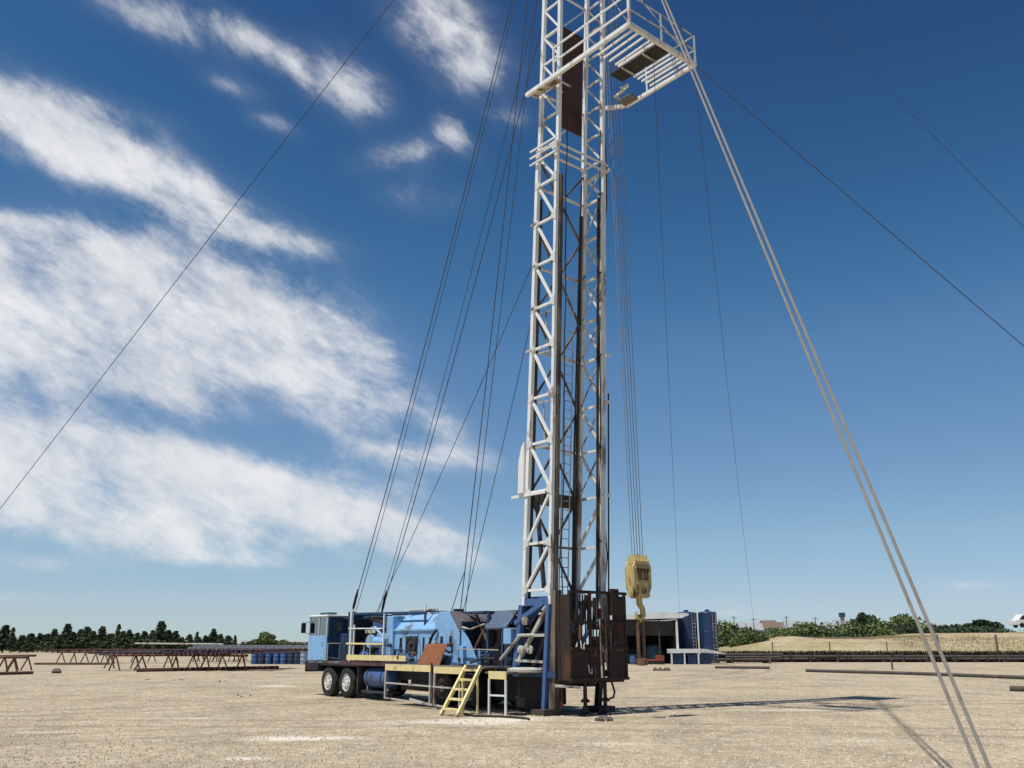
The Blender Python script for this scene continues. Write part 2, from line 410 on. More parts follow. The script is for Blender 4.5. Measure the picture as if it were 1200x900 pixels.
    alpha = math('MULTIPLY', math('SUBTRACT', 1.0, math('MULTIPLY', math('SUBTRACT', 1.0, core, clamp=True), math('SUBTRACT', 1.0, veil, clamp=True))), .94)
    shade = ramp(nt, math('MULTIPLY_ADD', n3, .6, math('MULTIPLY', n2, .4)), [(.32, (6.2, 6.45, 6.95)), (.60, (8.6, 8.65, 8.8))])
    # grade the clear sky to the deep, dry-air blue of the place
    CURVES = [[(0, 0), (0.0762, 0.0194), (0.0953, 0.0319), (0.1144, 0.0529), (0.1329, 0.0844), (0.3185, 0.2462), (0.5711, 0.3916), (1, 0.4564)], [(0, 0), (0.1329, 0.0666), (0.162, 0.1095), (0.1946, 0.1559), (0.2232, 0.1946), (0.491, 0.4125), (0.7305, 0.5149), (1, 0.5711)], [(0, 0), (0.2582, 0.1812), (0.305, 0.2542), (0.3564, 0.3278), (0.3968, 0.3813), (0.6939, 0.5776), (0.7605, 0.624), (1, 0.7305)]]
    low = N(nt, 'ShaderNodeVectorMath', operation='SCALE'); L.new(sky.outputs[0], low.inputs[0]); low.inputs['Scale'].default_value = .1
    rc = N(nt, 'ShaderNodeRGBCurve'); L.new(low.outputs[0], rc.inputs['Color'])
    for ci, cpts in enumerate(CURVES):
        cu = rc.mapping.curves[ci]
        while len(cu.points) < len(cpts): cu.points.new(.5, .5)
        for pnt, (a_, b_) in zip(cu.points, cpts): pnt.location = (a_, b_); pnt.handle_type = 'VECTOR'
    rc.mapping.update()
    high = N(nt, 'ShaderNodeVectorMath', operation='SCALE'); L.new(rc.outputs[0], high.inputs[0]); high.inputs['Scale'].default_value = 11.3
    tint = high.outputs[0]
    mix = mixc(nt, alpha, tint, shade.outputs[0])
    L.new(mix, bg.inputs['Color']); bg.inputs['Strength'].default_value = .1
build_world()
vs = scene.view_settings
scene.display_settings.display_device = 'sRGB'
vs.view_transform = 'Standard'; vs.look = 'None'; vs.exposure = 0; vs.gamma = 1; vs.use_curve_mapping = False
scene.cycles.max_bounces = 6; scene.cycles.transparent_max_bounces = 12

# ------------------------------------------------------------------ setting
def build_ground():
    mb = MB(); xs = [-3500, -600, -150, -60, -25, 0, 25, 60, 150, 600, 3500]; ys = [-400, -40, 0, 15, 30, 50, 80, 120, 220, 600, 4500]
    vv = [[mb.bm.verts.new((x, y, 0)) for x in xs] for y in ys]
    for j in range(len(ys) - 1):
        for i in range(len(xs) - 1): mb.bm.faces.new([vv[j][i], vv[j][i+1], vv[j+1][i+1], vv[j+1][i]])
    tag(mb.build('gravel_ground', 'gravel'), kind='structure')
build_ground()

def build_bank():
    """dry grass bank on the right, rising behind the pipe yard"""
    mb = MB(); rr = random.Random(3)
    xs = [28 + i * 3.0 for i in range(75)]; prof = [(110, -.05), (113, .35), (117, 1.25), (123, 2.25), (131, 2.75), (150, 2.9), (190, 2.6), (260, 1.0), (300, -.05)]
    rows = []
    for yy, zz in prof:
        row = []
        for x in xs:
            e = min(1, max(0, (x - 28) / 12)) ** .7
            up = 1 + .009 * max(0, x - 50)
            z = zz * e * min(up, 1.6) + (rr.uniform(-.14, .14) + .18 * sin(x * .23 + yy)) * (1 if zz > .5 else 0) * e
            row.append(mb.bm.verts.new((x, yy + 1.5 * sin(x * .06), z)))
        rows.append(row)
    for A, Bq in zip(rows, rows[1:]):
        for i in range(len(xs) - 1):
            f = mb.bm.faces.new([A[i], A[i+1], Bq[i+1], Bq[i]]); f.smooth = True
    tag(mb.build('grass_bank', 'dry_grass'), kind='structure')
build_bank()

def build_gravel():
    """loose stones lying on the yard: uncountable"""
    rr = random.Random(11); V = []; Fc = []
    for i in range(42000):
        D = 13.5 + 46 * rr.random() ** 1.9
        x = rr.uniform(-.66, .66) * D
        s = rr.choice((.010, .012, .015, .018, .022, .03))
        b = len(V); a0 = rr.uniform(0, 6)
        for k in range(5):
            a = a0 + k * 1.2566; q = s * rr.uniform(.7, 1.2)
            V.append((x + cos(a) * q, D + sin(a) * q, -.002))
        for k in range(5):
            a = a0 + k * 1.2566 + .3; q = s * rr.uniform(.35, .7)
            V.append((x + cos(a) * q, D + sin(a) * q, s * rr.uniform(.6, 1.1)))
        for k in range(5): Fc.append((b+k, b+(k+1) % 5, b+5+(k+1) % 5, b+5+k))
        Fc.append(tuple(b+5+k for k in range(5)))
    me = bpy.data.meshes.new('loose_stones'); me.from_pydata(V, [], Fc); me.materials.append(M['stone'])
    o = bpy.data.objects.new('loose_stones', me); col.objects.link(o)
    tag(o, 'loose tan gravel stones scattered over the yard', 'gravel', kind='stuff')
leaf('stone', (.40, .33, .235), (.62, .535, .41), 0)
build_gravel()

# ------------------------------------------------------------------ the workover rig
rig = empty('workover_rig', (SITE[0], SITE[1], 0), ANG)
tag(rig, 'blue truck mounted workover rig with tall white lattice mast standing in gravel yard', 'drilling rig')

# --- carrier
B(-2.6, 11.0, .55, .80, .72, 1.19).box(-2.6, 11.0, 1.7, 1.95, .72, 1.19).box(-2.4, -2.2, .8, 1.7, .8, 1.1).box(3, 3.2, .8, 1.7, .8, 1.1).box(7, 7.2, .8, 1.7, .8, 1.1).build('chassis_frame', 'black_iron', rig)
B(-3.15, 9.4, .03, 2.47, 1.20, 1.285).build('deck', 'deck_plate', rig)
B(-.6, 3.9, 0, .028, 1.16, 1.31).build('deck_edge', 'maroon_edge', rig)
B(-3.3, -3.16, -.02, 2.52, .86, 1.25).box(-3.16, -2.2, -.02, .5, .92, 1.19).build('bumper', 'black_iron', rig, bevel=.03)
B(-2.05, .75, .0, .55, 1.12, 1.195).build('mudguard', 'black_iron', rig)
B(-.03, 3.95, -.03, -.003, 1.345, 1.53).build('edge_board', 'yellow_edge', rig)

def wheel(x, y, r, w, rim, side=-1, dual=False):
    t = MB().lathe((x, y, r), (0, side, 0), [(r*.58, -w/2), (r*.86, -w/2), (r*.97, -w*.42), (r, -w*.3), (r, w*.3), (r*.97, w*.42), (r*.86, w/2), (r*.58, w/2)], 36, True).build('tyre', 'rubber', None)
    wh = empty('wheel', (0, 0, 0)); wh.parent = rig; t.parent = wh
    d = -.06 if not dual else .10
    MB().lathe((x, y, r), (0, side, 0), [(r*.585, -w*.35), (r*.585, w*.44), (r*.53, w*.44), (r*.5, w*.3-d*.2), (r*.3, w*.22+(-.08 if dual else .10)), (r*.22, w*.22+(-.08 if dual else .10)), (r*.22, w*.44), (r*.12, w*.5), (.01, w*.5)], 28).build('rim', rim, wh)
    if side < 0:
        for k in range(8):
            a = k * pi / 4
            MB().lathe((x + cos(a)*r*.36, y + side*(w*.22 + (.0 if dual else .06)), r + sin(a)*r*.36), (0, side, 0), [(.022, 0), (.022, .05), (.01, .06)], 6).build('wheel_nut', 'grease_steel', wh)
    return wh
for x in (-1.47, -.10):
    wheel(x, .21, .55, .36, 'rim_white'); wheel(x, 2.29, .55, .36, 'rim_white', 1)
for x in (5.9, 7.35):
    wheel(x, .32, .54, .5, 'rim_dusty', -1, True); wheel(x, 2.18, .54, .5, 'rim_dusty', 1, True)
for x in (-1.47, -.10, 5.9, 7.35):
    MB().tube([(x, .4, .55), (x, 2.1, .55)], .09, 10).lathe((x, 1.25, .55), (0, 1, 0), [(.1, -.3), (.24, -.12), (.24, .12), (.1, .3)], 14).build('axle', 'black_iron', rig)
MB().lathe((1.08, .38, .76), (1, 0, 0), [(.02, 0), (.26, .03), (.36, .10), (.36, 1.45), (.26, 1.52), (.02, 1.55)], 28).build('fuel_tank', 'royal_blue', rig)
mb = MB()
for x in (1.35, 2.3): mb.lathe((x, .38, .76), (1, 0, 0), [(.368, -.03), (.368, .03)], 28)
mb.build('tank_strap', 'black_iron', rig)
B(.72, .80, .02, .4, .18, 1.16).build('mud_flap', 'rubber', rig)
B(.9, 2.7, .1, .6, .24, .32).box(1.0, 1.06, .3, .36, .3, .8).box(2.5, 2.56, .3, .36, .3, .8).build('step_bracket', 'grease_steel', rig)
B(2.9, 5.0, .9, 2.3, .35, 1.15).build('transfer_case', 'black_iron', rig, bevel=.05)
B(2.6, 9.2, 2.40, 2.46, .12, 1.17).build('dark_backing', 'black_iron', rig)  # dark plate added to block the bright ground seen under the deck
MB().lathe((3.4, .75, .62), (1, 0, 0), [(.03, 0), (.2, .03), (.22, .1), (.22, 1.3), (.2, 1.37), (.03, 1.4)], 18).build('air_tank', 'black_iron', rig)
MB().lathe((5.15, .8, .5), (0, 1, 0), [(.2, -.14), (.42, -.14), (.5, -.05), (.5, .05), (.42, .14), (.2, .14)], 24, True).build('spare_tyre', 'rubber', rig)
MB().tube([(2.7, .7, .45), (5.5, .9, .4), (8.0, .8, .45)], .07, 8).build('drive_shaft', 'hook_rust', rig)
B(8.1, 9.2, .5, 1.6, .25, 1.18).build('tool_box', 'black_iron', rig, bevel=.03)
B(9.25, 10.5, .35, .85, .12, 1.0).box(9.25, 10.4, .86, 2.2, .72, .98).build('rear_substructure', 'black_iron', rig, bevel=.03)  # black box under the rear deck; shade there is put into its colour
B(9.45, 11.3, .1, 2.4, 1.0, 1.17).build('rear_deck', 'navy_and_shade', rig)
MB().lathe((10.25, -.05, 1.13), (0, 0, 1), [(.50, 0), (.56, .03), (.56, .09), (.44, .13), (.05, .14)], 28).build('turntable', 'pale_steel', rig)

# --- cab (half cab on the near side)
cab = empty('cab'); cab.parent = rig
x0, x1, y0, y1 = -3.22, -1.72, .02, 1.02
B(x0, x1, y0, y0+.05, 1.29, 2.22).box(x0, x0+.05, y0+.052, y1-.052, 1.29, 2.18).box(x0, x1, y1-.05, y1, 1.29, 2.25).build('cab_body', 'blue_paint', cab, bevel=.015)
B(x1-.05, x1-.002, y0+.052, y1-.052, 1.29, 2.42).box(x1-.05, x1-.002, y0+.052, .30, 2.421, 2.72).box(x1-.05, x1-.002, .72, y1-.052, 2.421, 2.72).box(x1-.05, x1-.002, y0+.052, y1-.052, 2.721, 2.93).build('rear_panel', 'navy_and_shade', cab)  # cab rear: shade on the blue cab put into the colour as navy
for x in (x0, x1-.07):
    for y in (y0, y1-.06): B(x, x+.07, y, y+.06, 2.2, 2.95).build('pillar', 'pale_blue', cab)
B(-2.42, -2.36, y0, y0+.05, 2.22, 2.95).build('pillar', 'pale_blue', cab)
B(x0-.03, x1+.03, y0-.03, y1+.03, 2.94, 3.01).build('roof', 'white_paint', cab, bevel=.03)
B(-2.9, -2.2, .3, .7, 3.035, 3.12).build('roof_vent', 'teal_paint', cab, bevel=.03)
for a in ((x0+.07, -2.42), (-2.36, x1-.07)):
    B(a[0], a[1], y0+.02, y0+.028, 2.22, 2.94).build('side_window', 'glass', cab)
B(x0+.02, x0+.028, y0+.06, y1-.06, 2.18, 2.94).build('windscreen', 'glass', cab)
B(x0+.07, x1-.07, y1-.03, y1-.022, 2.25, 2.94).build('side_window', 'glass', cab)
B(x1-.03, x1-.022, .30, .72, 2.421, 2.72).build('rear_window', 'glass', cab)
B(-2.42, -1.80, y0-.012, y0-.002, 1.33, 2.18).build('door', 'blue_paint', cab)
MB().tube([(-1.92, y0-.012, 1.95), (-1.92, y0-.05, 1.95), (-2.05, y0-.05, 1.95), (-2.05, y0-.012, 1.95)], .012, 6).build('door_handle', 'grease_steel', cab)
B(-2.4, -1.95, .3, .8, 1.6, 1.72).box(-2.0, -1.9, .3, .8, 1.72, 2.3).box(-2.3, -2.0, .4, .7, 1.3, 1.6).build('seat', 'seat_vinyl', cab, bevel=.03)
MB().lathe((-2.75, .55, 2.1), (-.5, 0, 1), [(.17, -.012), (.19, 0), (.17, .012)], 20).tube([(-2.75, .55, 2.1), (-3.1, .55, 1.5)], .025, 6).build('steering_wheel', 'rubber', cab)
MB().tube([(x0, y0, 2.75), (x0-.12, y0-.18, 2.75), (x0-.12, y0-.18, 2.35), (x0, y0, 2.3)], .014, 6).box(x0-.14, x0-.10, y0-.27, y0-.08, 2.33, 2.72).build('mirror', 'black_iron', cab)
for z in (1.33, 1.9):
    pass
# handrail loop and lockers behind the cab
MB().tube([(-1.66, .06, 1.30), (-1.66, .06, 1.93), (-1.64, .56, 1.93), (-1.64, .56, 1.36), (-1.66, .06, 1.42)], .024, 6).build('grab_rail', 'pale_steel', rig)
B(-1.70, -1.2, .6, 2.3, 1.29, 2.3).build('battery_locker', 'navy_and_shade', rig, bevel=.02)
B(-1.5, -.5, 1.1, 2.3, 2.305, 2.95).build('air_cleaner', 'navy_and_shade', rig, bevel=.05)
MB().tube([(-1.35, .85, 2.3), (-1.35, .85, 2.85), (-1.35, .85, 3.12)], [.10, .10, .13], 12).build('exhaust_stack', 'black_iron', rig)
B(-1.62, -1.1, .65, 1.05, 2.86, 2.95).box(-.95, -.85, .5, 2.2, 1.29, 3.05).box(-.95, -.6, .5, .62, 2.95, 3.1).build('headache_frame', 'navy_and_shade', rig)
# mast cradle and top beams over the engine
mb = MB()
mb.bar((-.45, .35, 3.02), (4.55, .35, 2.95), .07).bar((-.45, 2.15, 3.02), (4.55, 2.15, 2.95), .07)
for x in (-.4, 2.35, 4.5): mb.bar((x, .39, 2.98), (x, 2.11, 2.98), .06)
mb.build('top_beam', 'navy_and_shade', rig)
for x in (-.38, 4.5): MB().bar((x, .35, 2.97), (x, .35, 3.2), .05).build('cable_lug', 'white_paint', rig)
MB().bar((4.5, .35, 1.3), (4.5, .35, 2.9), .06).bar((4.5, 2.15, 1.3), (4.5, 2.15, 2.9), .06).build('beam_post', 'navy_and_shade', rig)
# engine guard rails
eg = empty('engine_guard'); eg.parent = rig
for x, w in ((.14, .09), (.36, .045), (2.42, .05)):
    MB().bar((x, .02, 1.30), (x, .02, 3.08 if x < .2 else (2.6 if x < 1 else 2.95)), w).build('guard_post', 'white_paint', eg)
for x in (1.0, 1.55): MB().bar((x, .02, 1.30), (x + (.18 if x < 1.2 else 0), .02, 1.96 if x < 1.2 else 2.5), .035).build('guard_post', 'pale_steel', eg)
MB().bar((.0, -.01, 2.47), (2.40, -.01, 2.44), .04).build('guard_rail', 'white_paint', eg)
MB().bar((-.1, -.01, 1.93), (2.40, -.01, 1.91), .06).build('guard_rail', 'yellow_edge', eg)
# engine
en = empty('engine'); en.parent = rig
B(-.3, 2.2, .85, 1.75, 1.29, 2.15).build('engine_block', 'black_iron', en, bevel=.05)
B(-.45, -.25, .3, 2.2, 1.3, 2.85).build('radiator', 'black_iron', en, bevel=.02)
mb = MB()
for i in range(6): mb.box(.0 + i*.34, .28 + i*.34, .70, .95, 1.95, 2.2)
mb.build('cylinder_head', 'navy_and_shade', en, bevel=.03)
for s in (.75, 1.6): MB().tube([(.0, s, 2.3), (2.1, s, 2.3)], .08, 10).build('exhaust_manifold', 'grease_steel', en)
MB().tube([(.7, .55, 2.82), (1.3, .55, 2.78), (2.25, .45, 2.55)], [.10, .14, .10], 12).build('muffler', 'grease_steel', en)
MB().lathe((1.25, .45, 1.98), (1, 0, 0), [(.04, 0), (.20, .04), (.22, .45), (.20, .8), (.04, .84)], 18).build('air_intake', 'blue_paint', en)
MB().lathe((.35, .42, 1.55), (1, 0, 0), [(.04, 0), (.15, .03), (.15, .5), (.04, .53)], 16).build('oil_filter', 'royal_blue', en)
MB().lathe((1.45, .40, 1.52), (0, 1, 0), [(.20, 0), (.20, .3), (.1, .36)], 18).build('alternator', 'royal_blue', en)
B(1.85, 2.3, .2, .7, 1.3, 1.8).build('control_box', 'royal_blue', en, bevel=.02)
mb = MB()
for i in range(9):
    a = Vector((R.uniform(0, 2.2), R.uniform(.25, .7), R.uniform(1.35, 1.9))); b = a + Vector((R.uniform(-.5, .5), R.uniform(0, .2), R.uniform(.1, .6)))
    mb.tube([a, (a + b) / 2 + Vector((.05, -.08, .06)), b], .022, 6)
mb.build('hoses', 'rubber', en)
B(.0, 2.2, 1.0, 2.0, 2.45, 2.75).build('hood', 'royal_blue', en, bevel=.04)
B(1.5, 2.3, .3, .75, 2.05, 2.28).build('valve_cover', 'blue_paint', en, bevel=.03)
B(.45, .9, .3, .6, 1.32, 1.62).build('starter', 'blue_paint', en, bevel=.04)
MB().lathe((1.0, .5, 2.0), (0, 1, 0), [(.24, -.2), (.26, 0), (.2, .2)], 18).build('turbo', 'blue_paint', en)
B(.6, 1.3, .35, .6, 2.3, 2.42).build('bracket', 'pale_steel', en)
MB().tube([(2.0, .4, 1.9), (1.7, .3, 2.3), (1.2, .4, 2.5), (.6, .6, 2.45)], .05, 8).build('intake_pipe', 'blue_paint', en)

# --- drawworks housings
h1 = empty('gearbox_housing'); h1.parent = rig
MB().prism([(.20, 1.29), (2.25, 1.29), (2.25, 2.3), (1.8, 2.9), (.68, 2.9), (.20, 2.38)], 'x', 2.85, 5.35).build('housing_shell', 'blue_paint', h1, bevel=.025)
B(2.42, 2.85, .12, 2.3, 1.29, 2.86).build('end_plate', 'blue_paint', h1, bevel=.02)
B(2.86, 5.33, .15, .197, 2.345, 2.40).build('flange', 'blue_paint', h1)
for x in (3.25, 5.0): B(x, x+.10, .185, .198, 1.62, 2.12).build('slot', 'black_iron', h1)
B(4.62, 4.72, .185, .198, 1.62, 2.12).build('slot', 'black_iron', h1)
MB().lathe((3.95, .2, 1.88), (0, -1, 0), [(.30, 0), (.30, .05), (.24, .06), (.24, .03), (.08, .03), (.08, .12), (.02, .13)], 24).build('shaft_cover', 'grease_steel', h1)
B(3.58, 4.32, .185, .198, 1.62, 2.16).build('shaft_opening', 'black_iron', h1)
B(2.9, 5.3, .05, .19, 1.292, 1.36).build('base_rail', 'royal_blue', h1)
MB().tube([(5.62, .06, 2.35), (5.45, .02, 2.2), (5.0, .02, 1.55), (4.8, .06, 1.32)], .045, 10).build('drain_pipe', 'black_iron', h1)
for x, z in ((3.3, 2.1), (4.4, 2.2)): MB().tube([(x, .14, z), (x+.1, .08, z-.2), (x+.02, .08, z-.7)], .018, 6).build('hose', 'rubber', h1)
MB().lathe((4.25, .72, 2.88), (0, 0, 1), [(.09, 0), (.09, .1), (.02, .12)], 12).build('filler_cap', 'white_paint', h1)
B(5.36, 5.75, .10, .16, 1.3, 1.95).build('side_guard', 'blue_paint', rig)
h2 = empty('drum_housing'); h2.parent = rig
MB().prism([(5.40, 1.29), (5.40, 2.55), (5.62, 2.93), (6.25, 2.93), (6.78, 2.32), (6.78, 1.29)], 'y', .12, 2.2).build('housing_shell', 'blue_paint', h2, bevel=.02)
MB().prism([(6.30, 2.93), (6.83, 2.32), (6.80, 2.30), (6.27, 2.91)], 'y', .10, 2.22).build('slope_shade_cover', 'deck_plate', h2)  # dark sheet on the rear slope; its shade is put into the colour
for x in (5.75, 6.25): B(x, x+.14, .105, .118, 1.95, 2.15).build('slot', 'black_iron', h2)
B(5.62, 6.75, .06, .10, 1.29, 1.34).build('base_rail', 'royal_blue', h2)
h3 = empty('main_drum_housing'); h3.parent = rig
MB().prism([(6.95, 2.90), (8.0, 2.90), (8.0, 2.84), (6.95, 2.84)], 'y', .15, 2.25).build('roof_cover', 'navy_and_shade', h3)
MB().prism([(.12, 2.38), (.60, 2.91), (2.2, 2.93), (2.2, 2.88), (.63, 2.86), (.14, 2.33)], 'x', 8.02, 9.1).build('roof_cover', 'slate_blue', h3)
MB().bar((8.05, .3, 1.3), (8.05, .3, 2.85), .10).build('housing_post', 'navy_and_shade', h3)
for q0, q1 in (((7.0, .42, 1.5), (8.0, .42, 2.75)), ((7.0, .40, 2.75), (7.7, .40, 2.4)), ((7.3, .38, 2.8), (7.9, .38, 2.0))):
    MB().bar(q0, q1, .07).build('brake_linkage', 'hook_rust', h3)
B(6.80, 6.88, .15, 2.25, 1.29, 2.6).box(8.85, 8.93, .15, 2.25, 1.29, 2.3).box(6.88, 8.85, 2.17, 2.25, 1.29, 2.82).build('housing_shell', 'navy_and_shade', h3)
MB().prism([(6.88, 1.29), (7.75, 1.29), (7.3, 1.95), (6.95, 2.35), (6.88, 2.35)], 'y', .13, .18).build('side_plate', 'blue_paint', h3)
MB().lathe((7.75, 1.25, 2.12), (0, 1, 0), [(.55, -.62), (.55, -.52), (.36, -.50), (.36, .8), (.55, .82), (.55, .92)], 32).build('cable_drum', 'hook_rust', h3)
mb = MB()
for i in range(16): mb.lathe((7.75, .80 + i * .075, 2.12), (0, 1, 0), [(.37, -.03), (.40, 0), (.37, .03)], 24)
mb.build('wound_cable', 'wire_rope', h3)
MB().lathe((7.75, .60, 2.12), (0, -1, 0), [(.30, 0), (.26, .08), (.10, .10), (.10, .2), (.02, .22)], 20).build('brake_hub', 'rust_dark', h3)
for x in (7.2, 7.6, 8.0): B(x, x+.2, .2, .55, 1.29, 1.7).build('brake_caliper', 'royal_blue', h3, bevel=.02)
MB().tube([(8.1, .1, 2.5), (7.4, .08, 2.35), (6.95, .1, 2.42)], .03, 8).build('brake_lever', 'pale_steel', h3)
B(8.2, 8.75, .3, .9, 1.29, 1.75).build('winch_motor', 'black_iron', h3, bevel=.03)
MB().tube([(7.6, -.05, 1.35), (8.3, -.1, 1.5), (8.8, -.05, 1.48)], .035, 8).build('hydraulic_pipe', 'grease_steel', h3)
mb = MB()
for y in (.7, 1.0, 1.3): mb.tube([(7.7, y, 2.5), (8.6, y, 2.0), (9.3, y, 1.4)], .03, 6)
mb.build('hoses', 'rubber', h3)
# operator levers at the back of the deck
oc = empty('control_console'); oc.parent = rig
B(9.0, 9.35, .15, .75, 1.285, 1.95).build('console_box', 'navy_and_shade', oc, bevel=.02)
for i in range(4): MB().tube([(9.15, .22 + i*.14, 1.94), (9.12, .2 + i*.14, 2.25 - .05*i)], .014, 6).build('lever', 'grease_steel', oc)
MB().lathe((9.17, .4, 2.1), (-.5, -1, .4), [(.13, 0), (.13, .05), (.02, .06)], 16).build('gauge', 'pale_steel', oc)
B(8.95, 9.25, .8, 1.5, 1.285, 2.2).build('valve_bank', 'black_iron', oc, bevel=.02)
for x in (9.0, 9.2): MB().tube([(x, 1.0, 2.2), (x, 1.0, 2.45)], .03, 6).build('valve_stem', 'black_iron', oc)

# pipework and small fittings along the deck
pw = empty('deck_pipework'); pw.parent = rig
q = random.Random(9)
for i in range(16):
    x = q.uniform(2.6, 8.8); z = q.uniform(1.33, 1.75); l = q.uniform(.25, .9)
    MB().tube([(x, .04, z), (x + l*.5, .0, z + q.uniform(-.12, .1)), (x + l, .05, z + q.uniform(-.25, .2)), (x + l + .05, .14, z)], q.choice((.018, .026, .034)), 6).build('pipe', q.choice(('black_iron', 'grease_steel', 'royal_blue', 'pale_steel')), pw)
for i in range(10):
    x = q.uniform(2.6, 8.8); z = q.uniform(1.3, 1.9)
    MB().lathe((x, .10, z), (0, -1, 0), [(.07, 0), (.07, .05), (.03, .06), (.03, .12), (.06, .13), (.06, .15)], 10).build('valve', q.choice(('black_iron', 'grease_steel', 'hook_rust', 'blue_paint')), pw)
for x0_, x1_, z0_, z1_, m_ in ((2.95, 3.15, 1.4, 1.75, 'royal_blue'), (4.8, 5.2, 1.31, 1.55, 'black_iron'), (5.5, 5.62, 1.5, 2.0, 'pale_steel'), (6.95, 7.15, 1.31, 1.85, 'blue_paint'), (8.2, 8.5, 1.31, 1.6, 'grease_steel')):
    B(x0_, x1_, -.01, .11, z0_, z1_).build('junction_box', m_, pw, bevel=.015)
for x in (3.0, 3.6, 4.2, 4.8): MB().bar((x, .47, 2.64), (x, .195, 2.36), .035).build('rib', 'blue_paint', h1)
MB().tube([(3.2, .6, 2.93), (3.2, .6, 3.05), (4.7, .7, 3.05), (4.7, .7, 2.9)], .03, 8).build('vent_pipe', 'pale_steel', h1)
B(5.9, 6.1, .5, .8, 2.932, 3.02).build('breather', 'black_iron', h2)

# --- walkway on the near side
wk = empty('walkway'); wk.parent = rig
B(4.12, 9.35, -.90, -.03, 1.215, 1.262).build('floor_plate', 'deck_plate', wk)
B(4.12, 6.74, -.935, -.903, 1.08, 1.275).build('edge_board', 'yellow_edge', wk)
B(6.90, 8.45, -.935, -.903, 1.05, 1.245).build('edge_board', 'yellow_edge', wk)
B(9.62, 10.40, -.935, -.903, .96, 1.17).build('edge_board', 'yellow_edge', wk)
B(9.42, 10.45, -.90, -.2, 1.10, 1.15).build('floor_plate', 'deck_plate', wk)
for x in (5.0, 6.8, 8.3): MB().bar((x, -.88, 1.18), (x, .6, 1.0), .07).build('support_arm', 'black_iron', wk)
mb = MB().bar((6.78, -.93, 1.35), (6.90, -.93, .12), .05)
mb.build('corner_post', 'maroon_edge', wk)
fr = empty('folded_railing'); fr.parent = rig
for x, zt, zb in ((4.16, 1.07, .20), (6.72, 1.07, .14), (6.95, 1.07, .12), (8.25, 1.04, .12)):
    MB().bar((x, -.92, zt), (x, -.92, zb), .055).build('railing_post', 'pale_steel', fr)
MB().bar((4.19, -.92, .69), (8.25, -.92, .64), .045).build('railing_bar', 'pale_steel', fr)
MB().bar((4.19, -.92, .22), (7.4, -.92, .11), .05).build('railing_bar', 'pale_steel', fr)
MB().bar((5.6, -.90, .24), (6.68, -.90, .13), .06).build('railing_bar', 'pale_steel', fr)
MB().bar((8.42, -.92, .02), (8.42, -.92, 1.04), .05).build('railing_post', 'pale_steel', fr)
for x in (9.64, 10.38): MB().bar((x, -.92, .955), (x, -.92, .0), .05).build('railing_post', 'white_paint', fr)
MB().bar((9.67, -.92, .52), (10.35, -.92, .53), .045).build('railing_bar', 'white_paint', fr)
for y in (-.9, -.15): MB().bar((8.3, y + .02, 1.28), (9.3, y + .02, 1.28), .03).build('kick_rail', 'grease_steel', wk)
for x in (6.9, 8.0):
    MB().bar((x, .0, 1.29), (x, .0, 1.78), .035).build('toe_post', 'blue_paint', wk)
MB().bar((6.9, .0, 1.76), (8.9, .0, 1.74), .03).build('toe_rail', 'pale_steel', wk)

# --- mast
FX = lambda z: 9.96 + (z - 3.5) * .0565        # front pair of legs
RX = lambda z: 11.09 + (z - 3.45) * .0405      # rear pair of legs
def LY(z): return .15 + (0 if z < 18 else .06)
def RY(z): return 2.30 - (0 if z < 18 else .06)
ZT = 31.6
mast = empty('mast_legs'); mast.parent = rig
def leg(fx, fy, z0, z1, w, m, nm='mast_leg'):
    return MB().bar((fx(z0), fy(z0), z0), (fx(z1), fy(z1), z1), w, w, up=(1, 0, 0)).build(nm, m, mast)
for fx, fy, zb in ((FX, LY, 3.0), (RX, LY, 3.0), (FX, RY, 3.0), (RX, RY, 3.0)):
    leg(fx, fy, zb, 17.7, .11 if fx is RX else .13, 'white_paint' if fy is LY else 'stained_white')
    leg(fx, lambda z: fy(19), 17.7, ZT, .125, 'white_paint')
# slide rails inside the lower legs; colour holds rust and the rear faces' shade
for fy, s, m1 in ((LY, 1, 'rail_steel'), (RY, -1, 'stained_white')):
    MB().bar((RX(2.6) + .03, fy(3) + s*.15, 2.6), (RX(16.5) + .03, fy(3) + s*.15, 16.5), .13, .13, up=(1, 0, 0)).build('slide_rail', m1, mast)
    MB().bar((RX(2.6) - .02, fy(3) + s*.25, 2.6), (RX(16.3) - .02, fy(3) + s*.25, 16.3), .05, .06, up=(1, 0, 0)).build('slide_rail', 'rail_dark', mast)
    MB().bar((FX(2.6), fy(3) + s*.16, 2.6), (FX(16.0), fy(3) + s*.16, 16.0), .09, .09, up=(1, 0, 0)).build('slide_rail', 'rail_dark', mast)
MB().bar((RX(3) + .05, 2.47, 3.0), (RX(9.6) + .05, 2.47, 9.6), .035).build('stand_pipe', 'black_iron', mast)
MB().bar((RX(3) - .02, 2.33, 3.0), (RX(8.2) - .02, 2.33, 8.2), .01).build('stand_pipe', 'black_iron', mast) if False else None

